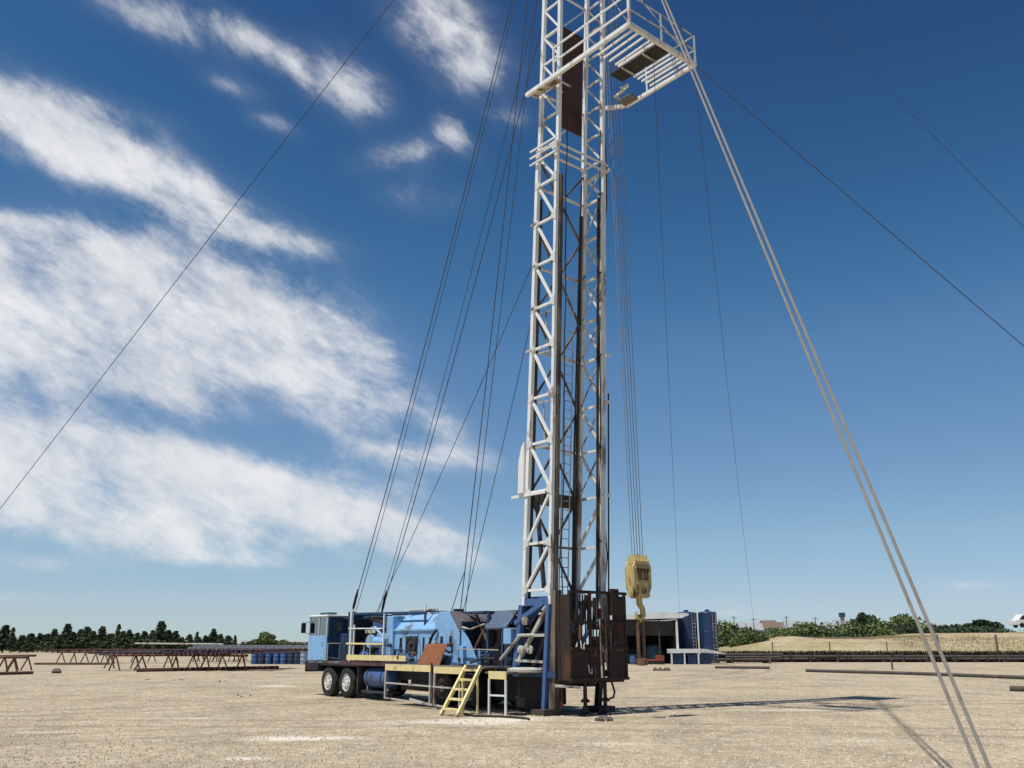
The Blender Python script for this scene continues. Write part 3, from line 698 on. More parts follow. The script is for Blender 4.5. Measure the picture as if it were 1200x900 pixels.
lat = empty('mast_lattice'); lat.parent = rig
zs_low = [3.42, 4.77, 6.30, 7.78, 9.22, 10.80, 12.16, 13.61, 15.05, 16.40, 17.45]
zs_up = [17.75 + i * 1.06 for i in range(14)]
def panel(fy, near):
    y = fy(3)
    mt = 'white_paint' if near else 'stained_white'
    for z0, z1 in zip(zs_low, zs_low[1:]):
        MB().bar((FX(z0), y, z0), (RX(z0), y, z0), .075).build('cross_brace', mt, lat)
        if z0 < 6.2: a, b = (FX(z0) + .06, z0 + .04), (RX(z1) - .06, z1 - .05)
        else: a, b = (RX(z0) - .06, z0 + .04), (FX(z1) + .06, z1 - .05)
        MB().bar((a[0], y, a[1]), (b[0], y, b[1]), .075).build('diagonal_brace', mt, lat)
    y2 = fy(20)
    for z0, z1 in zip(zs_up, zs_up[1:]):
        if z1 > ZT: break
        MB().bar((FX(z0), y2, z0), (RX(z0), y2, z0), .06).build('cross_brace', mt, lat)
        MB().bar((RX(z0) - .05, y2, z0 + .03), (FX(z1) + .05, y2, z1 - .03), .06).build('diagonal_brace', mt, lat)
panel(LY, True); panel(RY, False)
for fy, sy in ((LY, -1), (RY, -1)):
    for z in zs_low:
        for fx, d in ((FX, 1), (RX, -1)):
            y = fy(3) + sy * .066
            MB().prism([(fx(z) - .055*d, z - .16), (fx(z) + .17*d, z - .05), (fx(z) + .17*d, z + .07), (fx(z) - .055*d, z + .18)], 'y', y - .006, y + .006).build('gusset_plate', 'stained_white', lat)
# front (cab side) face: dark cross bracing and girts
for i, (z0, z1) in enumerate(((3.42, 6.3), (6.3, 9.22), (9.22, 12.16), (12.16, 15.05), (15.05, 17.45))):
    MB().bar((FX(z0), .24, z0), (FX(z1), 2.2, z1), .06).build('front_brace', 'rail_steel', lat)
    MB().bar((FX(z0) - .07, 2.2, z0), (FX(z1) - .07, .24, z1), .06).build('front_brace', 'rail_steel', lat)
for z in zs_low[1::2]: MB().bar((FX(z), .22, z), (FX(z), 2.22, z), .07).build('girt', 'stained_white' if z > 7 else 'rail_steel', lat)
for i in range(0, 13, 2):
    z0, z1 = zs_up[i], zs_up[min(i+2, 13)]
    if z1 > ZT: break
    MB().bar((FX(z0), .27, z0), (FX(z1), 2.18, z1), .045).build('front_brace', 'stained_white', lat)
    MB().bar((FX(z0), .27, z0), (FX(z0), 2.18, z0), .06).build('girt', 'stained_white', lat)
for z0, z1 in zip(zs_low[2:-1], zs_low[3:]):
    MB().bar((FX(z0) + .06, 2.24, z0 + .05), (RX(z1) - .06, 2.24, z1 - .05), .035).build('tie_rod', 'pale_steel', lat)
# small doubled braces seen inside the near panel
for z in (9.1, 10.7, 12.0, 7.7): MB().bar((FX(z)+.1, .30, z), (RX(z)-.1, .30, z-.05), .04).build('inner_brace', 'pale_steel', lat)
for z in (12.1, 9.15): MB().bar((FX(z)+.45, .27, z), (FX(z)+.5, .27, z-1.3), .035).build('inner_brace', 'pale_steel', lat)
# locking beam, ledges and rings
B(9.95, 10.15, .3, 2.15, 6.02, 6.40).build('locking_beam', 'rail_steel', mast)
MB().bar((RX(6.1)+.12, .12, 6.18), (RX(6.1)+.12, 1.35, 6.18), .06, .36).build('locking_beam', 'rail_steel', mast) if False else None
B(9.45, 11.0, .05, .14, 6.2, 6.28).build('ledge', 'white_paint', mast)
MB().prism([(9.80, 6.30), (10.06, 6.30), (10.12, 7.9), (9.98, 7.75), (9.84, 7.3)], 'y', .0, .09).build('cable_guard', 'white_paint', mast, bevel=.02)
for z, l in ((10.80, .25), (15.08, .2), (13.6, .06), (12.16, .06)):
    MB().bar((FX(z) - l, .10, z), (FX(z) + .1, .10, z), .07).build('ledge', 'pale_steel', mast)
for z in (17.25, 17.5, 17.75):
    MB().bar((FX(z) - .28, .02, z), (RX(z) + .1, .02, z), .05).build('crown_ledge' if False else 'ledge', 'white_paint', mast)
for z in (17.3, 17.55):
    MB().bar((RX(z) + .10, .05, z), (RX(z) + .10, 2.4, z), .055).build('collar_ring', 'stained_white', mast)
MB().bar((FX(17.4) - .1, 2.43, 17.4), (RX(17.4) + .15, 2.43, 17.4), .09).build('collar_ring', 'stained_white', mast)
for z in (10.8, 9.25, 6.3):
    MB().bar((RX(z) - .05, 2.3, z), (RX(z) + .28, 2.3, z), .08).build('bracket', 'stained_white', mast)
# brown windbreak plates between the legs, either side of the racking board
ang = 0
B(10.98, 11.03, .80, 1.78, 19.05, 20.75).box(11.08, 11.13, .80, 1.78, 20.77, 22.75).build('windbreak', 'rust_plate_dark', rig) if False else None
wb = MB()
wb.bar((FX(19.0) + .10, 1.50, 18.9), (FX(22.8) + .10, 1.50, 22.8), .95, .04, up=(1, 0, 0)).build('windbreak', 'rust_board', rig)
# ladder up the inside of the front face
ld = empty('mast_ladder'); ld.parent = rig
lx = lambda z: FX(z) + .16
for y in (1.38, 1.74): MB().tube([(lx(2.8), y, 2.8), (lx(13.4), y, 13.4)], .018, 6).build('ladder_rail', 'pale_steel', ld)
mb = MB(); z = 3.0
nr = 0
while z < 13.2:
    if nr < 94: MB().tube([(lx(z), 1.38, z), (lx(z), 1.74, z)], .014, 5).build('rung', 'pale_steel', ld)
    nr += 1; z += .29
# black hydraulic hose bundle and standpipe inside the mast
MB().tube([(FX(2)+.2, 1.9, 2.0), (FX(8)+.2, 1.85, 8), (FX(17)+.2, 1.95, 17)], .025, 6).build('hose', 'rubber', mast)
MB().tube([(FX(4)+.5, .45, 3.4), (FX(6)+.25, .35, 5.6), (FX(6)+.2, .35, 6.4)], .07, 8).build('raising_cylinder', 'grease_steel', mast)

q = random.Random(12)
for i, (xo, y) in enumerate(((.08, 2.06), (-.02, 2.40), (.14, .47))):
    MB().tube([(RX(z) + xo + q.uniform(-.04, .04), y + q.uniform(-.05, .05), z) for z in [3.2 + k * 1.3 for k in range(13)]], .02, 6).build('hydraulic_hose', 'rubber', mast)
for z in (4.9, 7.8, 10.8, 13.6, 16.4): MB().bar((RX(z) + .02, 2.02, z), (RX(z) + .1, 2.12, z), .05).build('hose_clamp', 'grease_steel', mast)
# --- crown
cr = empty('crown_block'); cr.parent = rig
B(11.0, 12.95, .25, 2.2, ZT + .02, ZT + .35).build('crown_frame', 'white_paint', cr, bevel=.02)
for i in range(5):
    y = .85 + i * .2
    MB().lathe((12.55, y, ZT + .45), (0, 1, 0), [(.42, -.07), (.36, -.02), (.36, .02), (.42, .07)], 28).build('sheave', 'grease_steel', cr)
MB().tube([(12.55, .6, ZT + .45), (12.55, 1.9, ZT + .45)], .06, 10).build('sheave_shaft', 'grease_steel', cr)
for y in (.25, 2.2):
    for x in (11.0, 12.9): MB().bar((x, y, ZT + .35), (x, y, ZT + 1.45), .05).build('rail_post', 'white_paint', cr)
    MB().bar((11.0, y, ZT + 1.4), (12.9, y, ZT + 1.4), .05).build('hand_rail', 'white_paint', cr)

# --- racking board
rb = empty('racking_board'); rb.parent = rig
ZB = 19.75
MB().bar((10.62, -.26, ZB), (15.38, -.26, ZB), .11, .13).build('side_beam', 'white_paint', rb)
MB().bar((15.34, -.30, ZB), (15.34, 2.83, ZB), .12, .15).build('outer_beam', 'stained_white', rb)
MB().bar((15.34, 2.80, ZB), (12.35, 2.80, ZB), .10, .12).build('side_beam', 'white_paint', rb)
MB().bar((12.35, 2.80, ZB), (11.75, 2.3, ZB), .10, .12).build('side_beam', 'stained_white', rb)
B(10.7, 11.95, -.19, .10, ZB - .02, ZB + .03).build('side_step', 'pale_steel', rb)
for x in (11.2, 11.6, 12.0): MB().bar((x, -.24, ZB - .05), (x, .5 if x > 11.5 else .1, ZB - .05), .05).build('step_joist', 'pale_steel', rb)
for k, y in enumerate((.02, .26, .52, .80)): MB().bar((15.28, y, ZB), (13.72, y + .05, ZB), .048, .06).build('finger', 'white_paint', rb)
for k, y in enumerate((1.78, 1.96, 2.15, 2.34, 2.55)): MB().bar((15.28, y, ZB), (13.66, y, ZB), .042, .06).build('finger', 'white_paint', rb)
MB().bar((15.28, .98, ZB), (13.72, .98, ZB), .06, .08).build('finger', 'white_paint', rb)
B(13.25, 15.2, 1.08, 1.66, ZB - .03, ZB + .02).build('diving_board', 'black_iron', rb)
for x in (13.8, 14.7): MB().bar((x, 1.06, ZB - .06), (x, 1.68, ZB - .06), .05).build('board_joist', 'pale_steel', rb)
B(12.35, 12.95, 2.35, 2.74, ZB - .03, ZB + .02).build('floor_grating', 'deck_plate', rb)
MB().tube([(13.25, 1.95, ZB), (12.95, 1.9, ZB), (12.9, 2.1, ZB), (12.5, 2.15, ZB), (12.4, 2.7, ZB)], .03, 6).build('floor_edge', 'pale_steel', rb)
MB().bar((13.2, 2.0, ZB), (12.45, 2.1, ZB), .05).build('floor_edge', 'white_paint', rb)
for z in (ZB + .55, ZB + 1.08):
    MB().bar((12.0, -.26, z), (15.36, -.26, z), .05).build('hand_rail', 'white_paint', rb)
    MB().bar((12.0, -.22, z), (11.6, .12, z), .045).build('hand_rail', 'white_paint', rb)
for x in (12.0, 13.6): MB().bar((x, -.26, ZB + .08), (x, -.26, ZB + 1.08), .05).build('rail_post', 'white_paint', rb)
MB().bar((15.36, -.26, ZB + .08), (15.36, -.26, ZB + 1.10), .075).build('rail_post', 'white_paint', rb)
for z in (ZB + .55, ZB + 1.08):
    MB().bar((15.36, -.22, z), (15.36, 2.8, z), .035).build('hand_rail', 'pale_steel', rb)
    MB().bar((15.36, 2.82, z), (13.2, 2.82, z), .035).build('hand_rail', 'pale_steel', rb)
for y in (1.2, 2.82): MB().bar((15.36, y, ZB + .08), (15.36, y, ZB + 1.10), .045).build('rail_post', 'white_paint', rb)
MB().bar((13.3, 2.82, ZB + .08), (13.3, 2.82, ZB + 1.08), .045).build('rail_post', 'white_paint', rb)
for y, zt in ((.2, 26), (2.25, 26)):
    MB().tube([(RX(zt), y, zt), (15.3, -.26 if y < 1 else 2.8, ZB + .1)], .014, 6).build('board_hanger', 'wire_pale', rb)

# --- blue mast foot and raising frame
mf = empty('mast_foot'); mf.parent = rig
MB().bar((10.80, .12, .05), (RX(3.0)-.02, .12, 3.0), .13, .13, up=(1, 0, 0)).build('foot_leg', 'royal_blue', mf)
MB().bar((10.70, 2.32, .05), (RX(3.0), 2.32, 3.0), .16, .16, up=(1, 0, 0)).build('foot_leg', 'black_iron', mf)
for y in (.15, 2.3):
    MB().bar((9.55, y, 1.18), (9.85, y, 3.0), .17, .17, up=(1, 0, 0)).build('foot_leg', 'royal_blue', mf)
    B(9.85, 11.05, y-.06, y+.06, 2.98, 3.18).build('foot_beam', 'royal_blue', mf)
    MB().bar((9.62, y-.02, 1.35), (10.95, y-.02, 2.9), .10).build('foot_strut', 'royal_blue' if y > 1 else 'pale_steel', mf)
MB().bar((9.75, .06, 2.15), (10.95, .06, 2.15), .08).build('foot_beam', 'pale_steel', mf)
MB().bar((9.65, .06, 1.45), (10.85, .06, 1.42), .07).build('foot_beam', 'pale_steel', mf)
MB().tube([(9.0, .0, 1.45), (9.9, .02, 2.15), (10.5, .05, 2.15)], .05, 8).build('foot_brace', 'pale_steel', mf)
MB().tube([(9.9, .6, 1.3), (10.6, .6, 2.6), (10.9, .6, 3.3)], [.11, .11, .07], 12).build('raising_cylinder', 'grease_steel', mf)
MB().tube([(9.9, 1.8, 1.3), (10.6, 1.8, 2.6), (10.9, 1.8, 3.3)], [.11, .11, .07], 12).build('raising_cylinder', 'grease_steel', mf)
B(9.15, 9.5, -.02, .4, 1.9, 2.35).build('valve_box', 'blue_paint', mf, bevel=.02)
MB().prism([(9.35, 2.45), (9.62, 3.25), (10.8, 3.25), (10.5, 3.05), (9.8, 2.45)], 'y', .35, .5).build('gusset_plate', 'royal_blue', mf)
MB().bar((9.6, .1, 2.5), (10.85, .1, 3.05), .13).build('foot_strut', 'royal_blue', mf)
for x, z in ((10.15, 2.55), (10.35, 1.75), (9.95, 1.75)):
    MB().lathe((x, .02, z), (0, -1, 0), [(.12, 0), (.12, .06), (.04, .07), (.04, .12)], 14).build('sheave', 'pale_steel', mf)
B(10.55, 11.1, -.15, .55, 0.0, .16).build('foot_pad', 'timber', mf)
B(10.45, 11.1, 1.95, 2.65, 0.0, .16).build('foot_pad', 'timber', mf)
# rusty pipe column clamped to the rear near leg
MB().bar((RX(.4)+.10, .28, .17), (RX(3.3)+.08, .28, 3.4), .24, .24, up=(1, 0, 0)).build('column', 'rail_steel', mf)
MB().bar((RX(.4)+.26, .40, .17), (RX(3)+.22, .40, 3.0), .06).build('column', 'rust_pipe', mf)

# --- rusty work basket hung on the rear of the mast
wbk = empty('work_basket'); wbk.parent = rig
X0, X1, Y0, Y1, Z0, Z1 = 11.36, 11.86, .20, 2.40, .92, 3.36
for y in (Y0, .98, 1.72, Y1):
    B(X1-.07, X1, y-.04, y+.04, Z0, Z1).build('basket_post', 'rust_dark', wbk)
for y in (Y0, Y1): B(X0, X0+.07, y-.04, y+.04, Z0, Z1).build('basket_post', 'rust_dark', wbk)
for z in (Z0, 1.75, 2.45, Z1-.07): B(X1+.002, X1+.05, Y0-.04, Y1+.04, z, z+.08).build('basket_rail', 'rust_dark', wbk)
B(X1-.045, X1-.02, Y0+.042, .94, .94, 1.72).build('basket_panel', 'rust_dark', wbk)
B(X1-.045, X1-.02, 2.02, Y1-.042, 1.83, 3.25).build('basket_panel', 'rust_dark', wbk)
B(X1-.045, X1-.02, 1.76, Y1-.042, .94, 1.72).build('basket_panel', 'rust_dark', wbk)
for k in range(5):
    y = 1.09 + k * .135
    MB().bar((X1-.03, y, .94), (X1-.03, y, 2.45), .03).build('grid_bar', 'rust_pipe' if k % 2 else 'rust_dark', wbk)
for k in range(4):
    y = .34 + k * .15
    MB().bar((X1-.03, y, 1.84), (X1-.03, y, 2.45), .028).build('grid_bar', 'rust_pipe' if k % 2 else 'rust_dark', wbk)
for z in (1.2, 1.45, 2.1): MB().bar((X1-.01, 1.03, z), (X1-.01, 1.67, z), .028).build('grid_bar', 'rust_pipe', wbk)
B(X0, X0+.03, 1.0, 1.7, .94, 1.9).build('basket_panel', 'rust_dark', wbk)  # back panel added to keep the inside of the basket dark
MB().lathe((11.65, 1.32, 1.0), (0, 0, 1), [(.13, 0), (.13, .5), (.2, .52), (.2, .6), (.11, .62), (.11, 1.0), (.17, 1.02), (.17, 1.1), (.04, 1.12)], 16).build('pipe_spider', 'grease_steel', wbk)
MB().tube([(11.6, .6, 1.0), (11.65, .75, 1.9), (11.6, .85, 2.8)], .05, 8).build('tong_arm', 'hook_rust', wbk)
B(X0+.07, X1-.08, Y0-.02, Y0+.005, .94, 3.25).build('basket_panel', 'rust_dark', wbk)
B(X0+.07, X1-.08, Y1-.005, Y1+.02, .94, 3.25).build('basket_panel', 'rust_dark', wbk)
B(X0, X1-.08, Y0+.05, Y1-.05, .86, .915).build('basket_floor', 'rust_dark', wbk)
mb = MB()
for i in range(5): mb.box(X1-.052, X1-.046+.03, .48 + i*.1, .515 + i*.1, 2.42, 3.25)
mb.build('basket_slats', 'rust_dark', wbk)
B(X1-.03, X1+.10, 1.75, 2.05, 2.7, 3.45).build('cover_plate', 'rust_dark', wbk)
for y, z0, z1 in ((1.12, 2.3, 3.0), (1.35, 2.3, 3.2), (1.55, 2.3, 2.9)):
    MB().tube([(11.6, y, z0), (11.62, y+.03, z1)], .05, 8).build('tong_arm', 'rust_dark', wbk)
for y, z in ((.50, 2.0), (.78, 1.35), (1.35, 1.9)):
    MB().tube([(X1+.06, y, z), (X1+.10, y, z-.2), (X1+.09, y+.1, z-.24), (X1+.07, y+.12, z-.1)], .022, 6).build('hook', 'pale_steel', wbk)
MB().tube([(X1+.05, 1.28, 2.6), (X1+.07, 1.3, 1.0)], .03, 6).build('hanging_chain', 'pale_steel', wbk)
MB().tube([(X1+.05, 1.50, 3.2), (X1+.06, 1.52, 1.3)], .025, 6).build('hanging_chain', 'rail_steel', wbk)
MB().bar((11.3, .1, .80), (11.9, .5, .76), .07).build('tong_arm', 'pale_steel', wbk)
for (x, y) in ((11.75, .80), (11.78, 1.55)):
    j = empty('levelling_jack'); j.parent = wbk
    MB().tube([(x, y, .86), (x, y, .24)], .055, 10).build('jack_tube', 'rust_dark', j)
    MB().lathe((x, y, .36), (0, 0, 1), [(.13, 0), (.13, .05), (.06, .1)], 12).build('jack_collar', 'rust_dark', j)
    MB().lathe((x, y, 0), (0, 0, 1), [(.22, 0), (.20, .06), (.10, .1), (.08, .25)], 14).build('jack_foot', 'black_iron', j)
MB().tube([(11.75, 1.85, .9), (11.8, 1.92, .6), (11.78, 1.88, .45), (11.75, 1.75, .42)], .03, 6).build('hook', 'black_iron', wbk)

# --- lines between carrier and mast (they travel with the rig)
def sagged(a, b, sag, n=14):
    a, b = Vector(a), Vector(b)
    return [a.lerp(b, i / n) - Vector((0, 0, sag * 4 * (i / n) * (1 - i / n))) for i in range(n + 1)]
def stay(a, b, sag, r=.017): MB().tube(sagged(a, b, sag), r, 5).build('stay_cable', 'wire_rope', rig)
stay((-.9, .62, 3.1), (11.9, .25, ZT), .9); stay((-.9, .78, 3.1), (11.9, .35, ZT), 1.05, .012)
stay((-.9, 1.95, 3.1), (11.9, 1.9, ZT), .9); stay((-.9, 1.8, 3.1), (11.9, .8, 29.5), 1.1, .012)
stay((-.9, 1.7, 3.1), (FX(14.2), .25, 14.2), .25, .012)
stay((6.3, .5, 2.93), (11.2, .3, ZT), .35); stay((6.3, .7, 2.93), (11.3, .7, ZT), .2, .013)
stay((6.3, .6, 2.93), (FX(12.4), .2, 12.4), .12, .012)
for y in (.62, 1.95):
    mb = MB()
    a = Vector((-.9, y, 3.08)); b = a + (Vector((11.9, .25, ZT)) - a).normalized() * .95
    mb.tube([a, a.lerp(b, .3), a.lerp(b, .7), b], [.03, .055, .055, .025], 8)
    mb.build('turnbuckle', 'black_iron', rig)
MB().tube([(5.9, .4, 2.93), (6.05, .4, 3.15), (6.25, .45, 3.7), (6.5, .5, 4.2)], .014, 5).build('loose_line', 'wire_rope', rig)

# ------------------------------------------------------------------ travelling block hanging behind the mast
tb = empty('travelling_block', rigw(13.3, 1.45, 0), ANG)
tb.scale = (1, .92, 1)
tag(tb, 'yellow travelling block with hook hanging on wire lines beside the mast', 'pulley block')
zb = 3.12
W2 = .40
MB().prism([(-W2*.45, zb), (W2*.45, zb), (W2*.95, zb+.28), (W2, zb+.85), (W2*.7, zb+1.02), (-W2*.7, zb+1.02), (-W2, zb+.85), (-W2*.95, zb+.28)], 'x', .10, .17).build('side_plate', 'block_yellow', tb, bevel=.015)
MB().prism([(-W2*.45, zb), (W2*.45, zb), (W2*.95, zb+.28), (W2, zb+.85), (W2*.7, zb+1.02), (-W2*.7, zb+1.02), (-W2, zb+.85), (-W2*.95, zb+.28)], 'x', -.17, -.10).build('side_plate', 'block_yellow', tb, bevel=.015)
MB().prism([(-W2*.93, zb+.03), (W2*.93, zb+.03), (W2*.99, zb+.92), (-W2*.99, zb+.92)], 'x', -.098, .098).build('block_body', 'block_yellow', tb)
B(.172, .20, -.30, .30, zb+.36, zb+.42).build('rib', 'block_yellow', tb); B(.172, .20, -.33, .33, zb+.80, zb+.87).build('rib', 'block_yellow', tb)
B(.172, .19, -.22, -.04, zb+.48, zb+.74).build('name_plate', 'hook_rust', tb); B(.172, .19, .04, .22, zb+.48, zb+.74).build('name_plate', 'hook_rust', tb)
for i in range(5): MB().bar((-.1, -.28 + i*.14, zb+.98), (.12, -.28 + i*.14, zb+1.10), .06, .22).build('sheave_guard', 'block_yellow', tb)
for i in range(4): MB().lathe((0, -.21 + i*.14, zb+.80), (0, 1, 0), [(.22, -.03), (.19, -.01), (.19, .01), (.22, .03)], 24).build('sheave', 'grease_steel', tb)
MB().lathe((.17, 0, zb+.2), (1, 0, 0), [(.09, 0), (.09, .06), (.03, .07)], 14).build('pin', 'hook_rust', tb)
MB().tube([(0, 0, zb+.1), (0, 0, zb-.15), (.02, .1, zb-.28), (.02, .12, zb-.45), (0, -.02, zb-.58), (0, -.16, zb-.5), (0, -.17, zb-.36)], [.09, .09, .08, .085, .08, .06, .03], 12).build('hook', 'block_yellow', tb)
for y in (-.12, .10): MB().tube([(.02, y*.3, zb-.45), (.02, y, zb-.7), (.02, y, zb-1.5), (.02, y*.4, zb-1.66)], .045, 8).build('elevator_link', 'hook_rust', tb)
MB().lathe((.02, 0, zb-1.68), (0, 0, 1), [(.05, -.10), (.16, -.08), (.16, .08), (.05, .1)], 14).build('elevator', 'hook_rust', tb)
for i in range(5):
    y = -.24 + i * .12
    top = Vector((12.55 - 13.3 + (.36 if i % 2 else .42), .85 + i*.2 - 1.45, ZT + .4))
    MB().tube([(0, y, zb + 1.15), top], .011, 5).build('hoist_line', 'wire_pale', tb)

# ------------------------------------------------------------------ guy wires to the ground
def guy(T, mx, my, yb, r, label, mat='wire_rope', sag=.0, group=None):
    tx, ty = project(T)
    bx = tx + (mx - tx) * (yb - ty) / (my - ty)
    g = on_ground(bx, yb)
    T = Vector(T)
    o = empty('guy_wire', g); tag(o, label, 'guy wire', group)
    MB().tube([p - g for p in sagged(T, g + Vector((0, 0, .25)), sag)], r, 6).build('wire', mat, o)
    MB().tube([(0, 0, -.1), (0, 0, .22), (.03, 0, .28)], .03, 8).lathe((0, 0, 0), (0, 0, 1), [(.12, 0), (.12, .05), (.05, .08)], 10).build('ground_anchor', 'rust_dark', o)
    return o
ct = ZT + .25
guy(rigw(12.0, 1.68, ct), 1137, 898, 965, .025, 'left strand of the thick twin guy cable slanting to the lower right', 'wire_pale')
guy(rigw(12.0, 1.80, ct), 1151, 898, 965, .025, 'right strand of the thick twin guy cable slanting to the lower right', 'wire_pale')
guy(rigw(11.0, .2, ct + .3), 0, 600, 800, .016, 'long dark guy wire crossing the clouds at far left')
guy(rigw(15.3, 2.8, 19.8), 1200, 410, 850, .013, 'dark guy wire running from racking board to right edge of sky')
guy(rigw(12.9, 2.2, ct), 1165, 235, 850, .009, 'faint thin guy wire high in the upper right sky')
guy(rigw(15.3, 2.8, 19.8), 884, 725, 772, .009, 'thin wire dropping behind the yard right of the blue tanks', sag=3.0)
guy(rigw(15.0, 1.2, 19.7), 796, 712, 773, .009, 'thin wire dropping behind the yard above the blue tanks', sag=2.0)

# ------------------------------------------------------------------ loose things around the rig
st = empty('wooden_steps', rigw(9.2, -2.0, 0), ANG)
tag(st, 'pale yellow steps with four treads leaning on the rig walkway', 'steps')
def stl(x, y, z): return (x - 9.2, y + 2.0, z)
a0, a1 = (9.05, -2.15, .02), (8.62, -.98, 1.28); b0, b1 = (9.80, -2.15, .02), (9.32, -.98, 1.28)
for p, q in ((a0, a1), (b0, b1)): MB().bar(stl(*p), stl(*q), .06, .12).build('stringer', 'yellow_edge', st)
for k in range(5):
    t = .12 + k * .2
    p = Vector(stl(*a0)).lerp(Vector(stl(*a1)), t); q = Vector(stl(*b0)).lerp(Vector(stl(*b1)), t)
    MB().bar(p, q, .20, .05).build('tread', 'yellow_edge', st)
for p in (a1, b1): MB().bar(stl(p[0], p[1] - .12, 1.2), stl(p[0] + .02, p[1] - .12, .0), .045).build('prop_leg', 'yellow_edge', st)
sh = empty('steel_sheet', rigw(5.7, -.25, 1.262), ANG)
tag(sh, 'rusty brown steel sheet leaning against the rig on its walkway', 'sheet')
MB().prism([(-.72, .0), (.55, .0), (.72, .66), (-.42, .68)], 'y', -.012, .012).build('plate', 'rust_plate', sh).rotation_euler = (radians(-14), 0, 0)
rk = MB()
for dx, dy, s in ((0, 0, .13), (.16, .05, .09), (-.13, .06, .08), (.05, -.09, .07)):
    rk.lathe((dx, dy, 0), (0, 0, 1), [(s*1.1, -.01), (s*1.2, s*.4), (s*.8, s*.95), (s*.2, s*1.15)], 7)
g = on_ground(707, 845); o = rk.build('dirt_clod', 'rock'); o.location = g
tag(o, 'small dark clod of dirt lying on gravel below the work basket', 'clod')
hs = []
for i in range(24):
    t = i / 23; hs.append(rigw(9.2 + 2.6 * t + .2 * sin(t * 9), -1.45 - .25 * sin(t * 6), .03))
o = MB().tube(hs, .03, 6).build('ground_hose', 'rubber'); tag(o, 'dark hose lying on the ground along the rear of the rig', 'hose')

# ------------------------------------------------------------------ pipe yard on the left
tr_r = random.Random(77)
worn('rust_pipe_red', (.16, .065, .042), (.07, .035, .026), .5, 1.2, .8)
worn('rust_pipe_grey', (.13, .095, .075), (.07, .045, .035), .5, 1.2, .8)
def trestle(name, x0, x1, y, h, n, label, group, rz=0, m=None):
    m = m or tr_r.choice(('rust_pipe', 'rust_pipe_red', 'rust_pipe_grey'))
    o = empty(name, ((x0 + x1) / 2, y, 0), tr_r.uniform(-.02, .02)); tag(o, label, 'pipe rack', group)
    L = (x1 - x0) / 2
    MB().tube([(-L, 0, h + tr_r.uniform(-.04, .03)), (0, tr_r.uniform(-.05, .05), h), (L, 0, h + tr_r.uniform(-.04, .03))], .085, 10).build('top_beam', m, o)
    for i in range(n):
        x = -L + .6 + (2*L - 1.2) * i / (n - 1) + tr_r.uniform(-.35, .35)
        for sgn in (-1, 1):
            MB().tube([(x + sgn * tr_r.uniform(.32, .50), tr_r.uniform(-.12, .12), .0), (x + tr_r.uniform(-.05, .05), 0, h - .05)], .058, 8).build('leg', m, o)
    return o
def pipes(pts, r, m, label, cat='pipe', group=None, name='steel_pipe'):
    src = None
    for p, q in pts:
        p, q = Vector(p), Vector(q); c = (p + q) / 2
        o = MB().tube([p - c, q - c], r, 10).build(name, m); o.location = c
        tag(o, label, cat, group)
gx = lambda px, y: at(px, 755, y).x
G1 = 'rusty pipe racks in the left yard'
trestle('pipe_rack', gx(128, 70), gx(292, 70), 70, 1.12, 5, 'long rusty rack with five crossed legs, front of the left yard', G1)
trestle('pipe_rack', gx(118, 77), gx(270, 77), 77, 1.12, 5, 'rusty rack standing right behind the longest front rack', G1)
trestle('pipe_rack', gx(-60, 63), gx(36, 63), 63, 1.05, 5, 'rusty rack cut by the left edge of the photo', G1)
trestle('pipe_rack', gx(-40, 70), gx(36, 70), 71, 1.05, 4, 'rusty rack behind the one cut by the left edge', G1)
trestle('pipe_rack', gx(70, 96), gx(140, 96), 96, 1.12, 6, 'distant rusty rack left of the longest rack', G1)
trestle('pipe_rack', gx(150, 104), gx(360, 104), 104, 1.12, 9, 'farthest rusty rack behind the left yard racks', G1)
rr = random.Random(5)
pp = []
x = gx(205, 73)
for i in range(26):
    pp.append(((x, 68.6 + rr.uniform(-.4, .3), 1.30), (x + rr.uniform(-.1, .1), 78.4 + rr.uniform(-.4, .6), 1.30))); x += .27 + rr.uniform(0, .1)
worn('pipe_violet', (.075, .055, .075), (.10, .05, .04), .5, 1.2, .6)
x = gx(212, 73)
for i in range(22):
    pp.append(((x, 68.9 + rr.uniform(-.4, .3), 1.46), (x + rr.uniform(-.1, .1), 78.2 + rr.uniform(-.4, .6), 1.46))); x += .29 + rr.uniform(0, .1)
x = gx(135, 73)
for i in range(9):
    pp.append(((x, 68.6 + rr.uniform(-.4, .3), 1.30), (x + rr.uniform(-.1, .1), 78.4 + rr.uniform(-.4, .6), 1.30))); x += .45 + rr.uniform(0, .25)
pipes(pp, .085, 'pipe_violet', 'dark pipe lying across the two front racks', group='pipes across the front racks')
pp = []
x = gx(75, 100)
for i in range(20):
    pp.append(((x, 95 + rr.uniform(-.3, .3), 1.31), (x + rr.uniform(-.1, .1), 105 + rr.uniform(-.4, .4), 1.31))); x += .55 + rr.uniform(0, .9)
pipes(pp, .1, 'rust_pipe', 'rusty pipe lying in the row across the far racks', group='pipes across the far racks')
pp = []
x = gx(236, 110)
for i in range(30):
    pp.append(((x, 106 + rr.uniform(-.3, .3), 1.5 + .2 * (i % 2)), (x + rr.uniform(-.1, .1), 116 + rr.uniform(-.4, .4), 1.5 + .2 * (i % 2)))); x += .38 + rr.uniform(0, .2)
worn('pipe_grey', (.30, .32, .36), (.15, .15, .17), .4, 1.2, .5)
pipes(pp, .1, 'pipe_grey', 'pale grey pipe in the far stack just left of the truck cab', group='pale pipes in the far stack')
trestle('pipe_rack', gx(232, 107), gx(358, 107), 107, 1.36, 8, 'rack carrying the pale grey pipes left of the truck cab', G1)
trestle('pipe_rack', gx(232, 115), gx(358, 115), 115, 1.36, 8, 'rear rack under the far end of the pale grey pipes', G1)
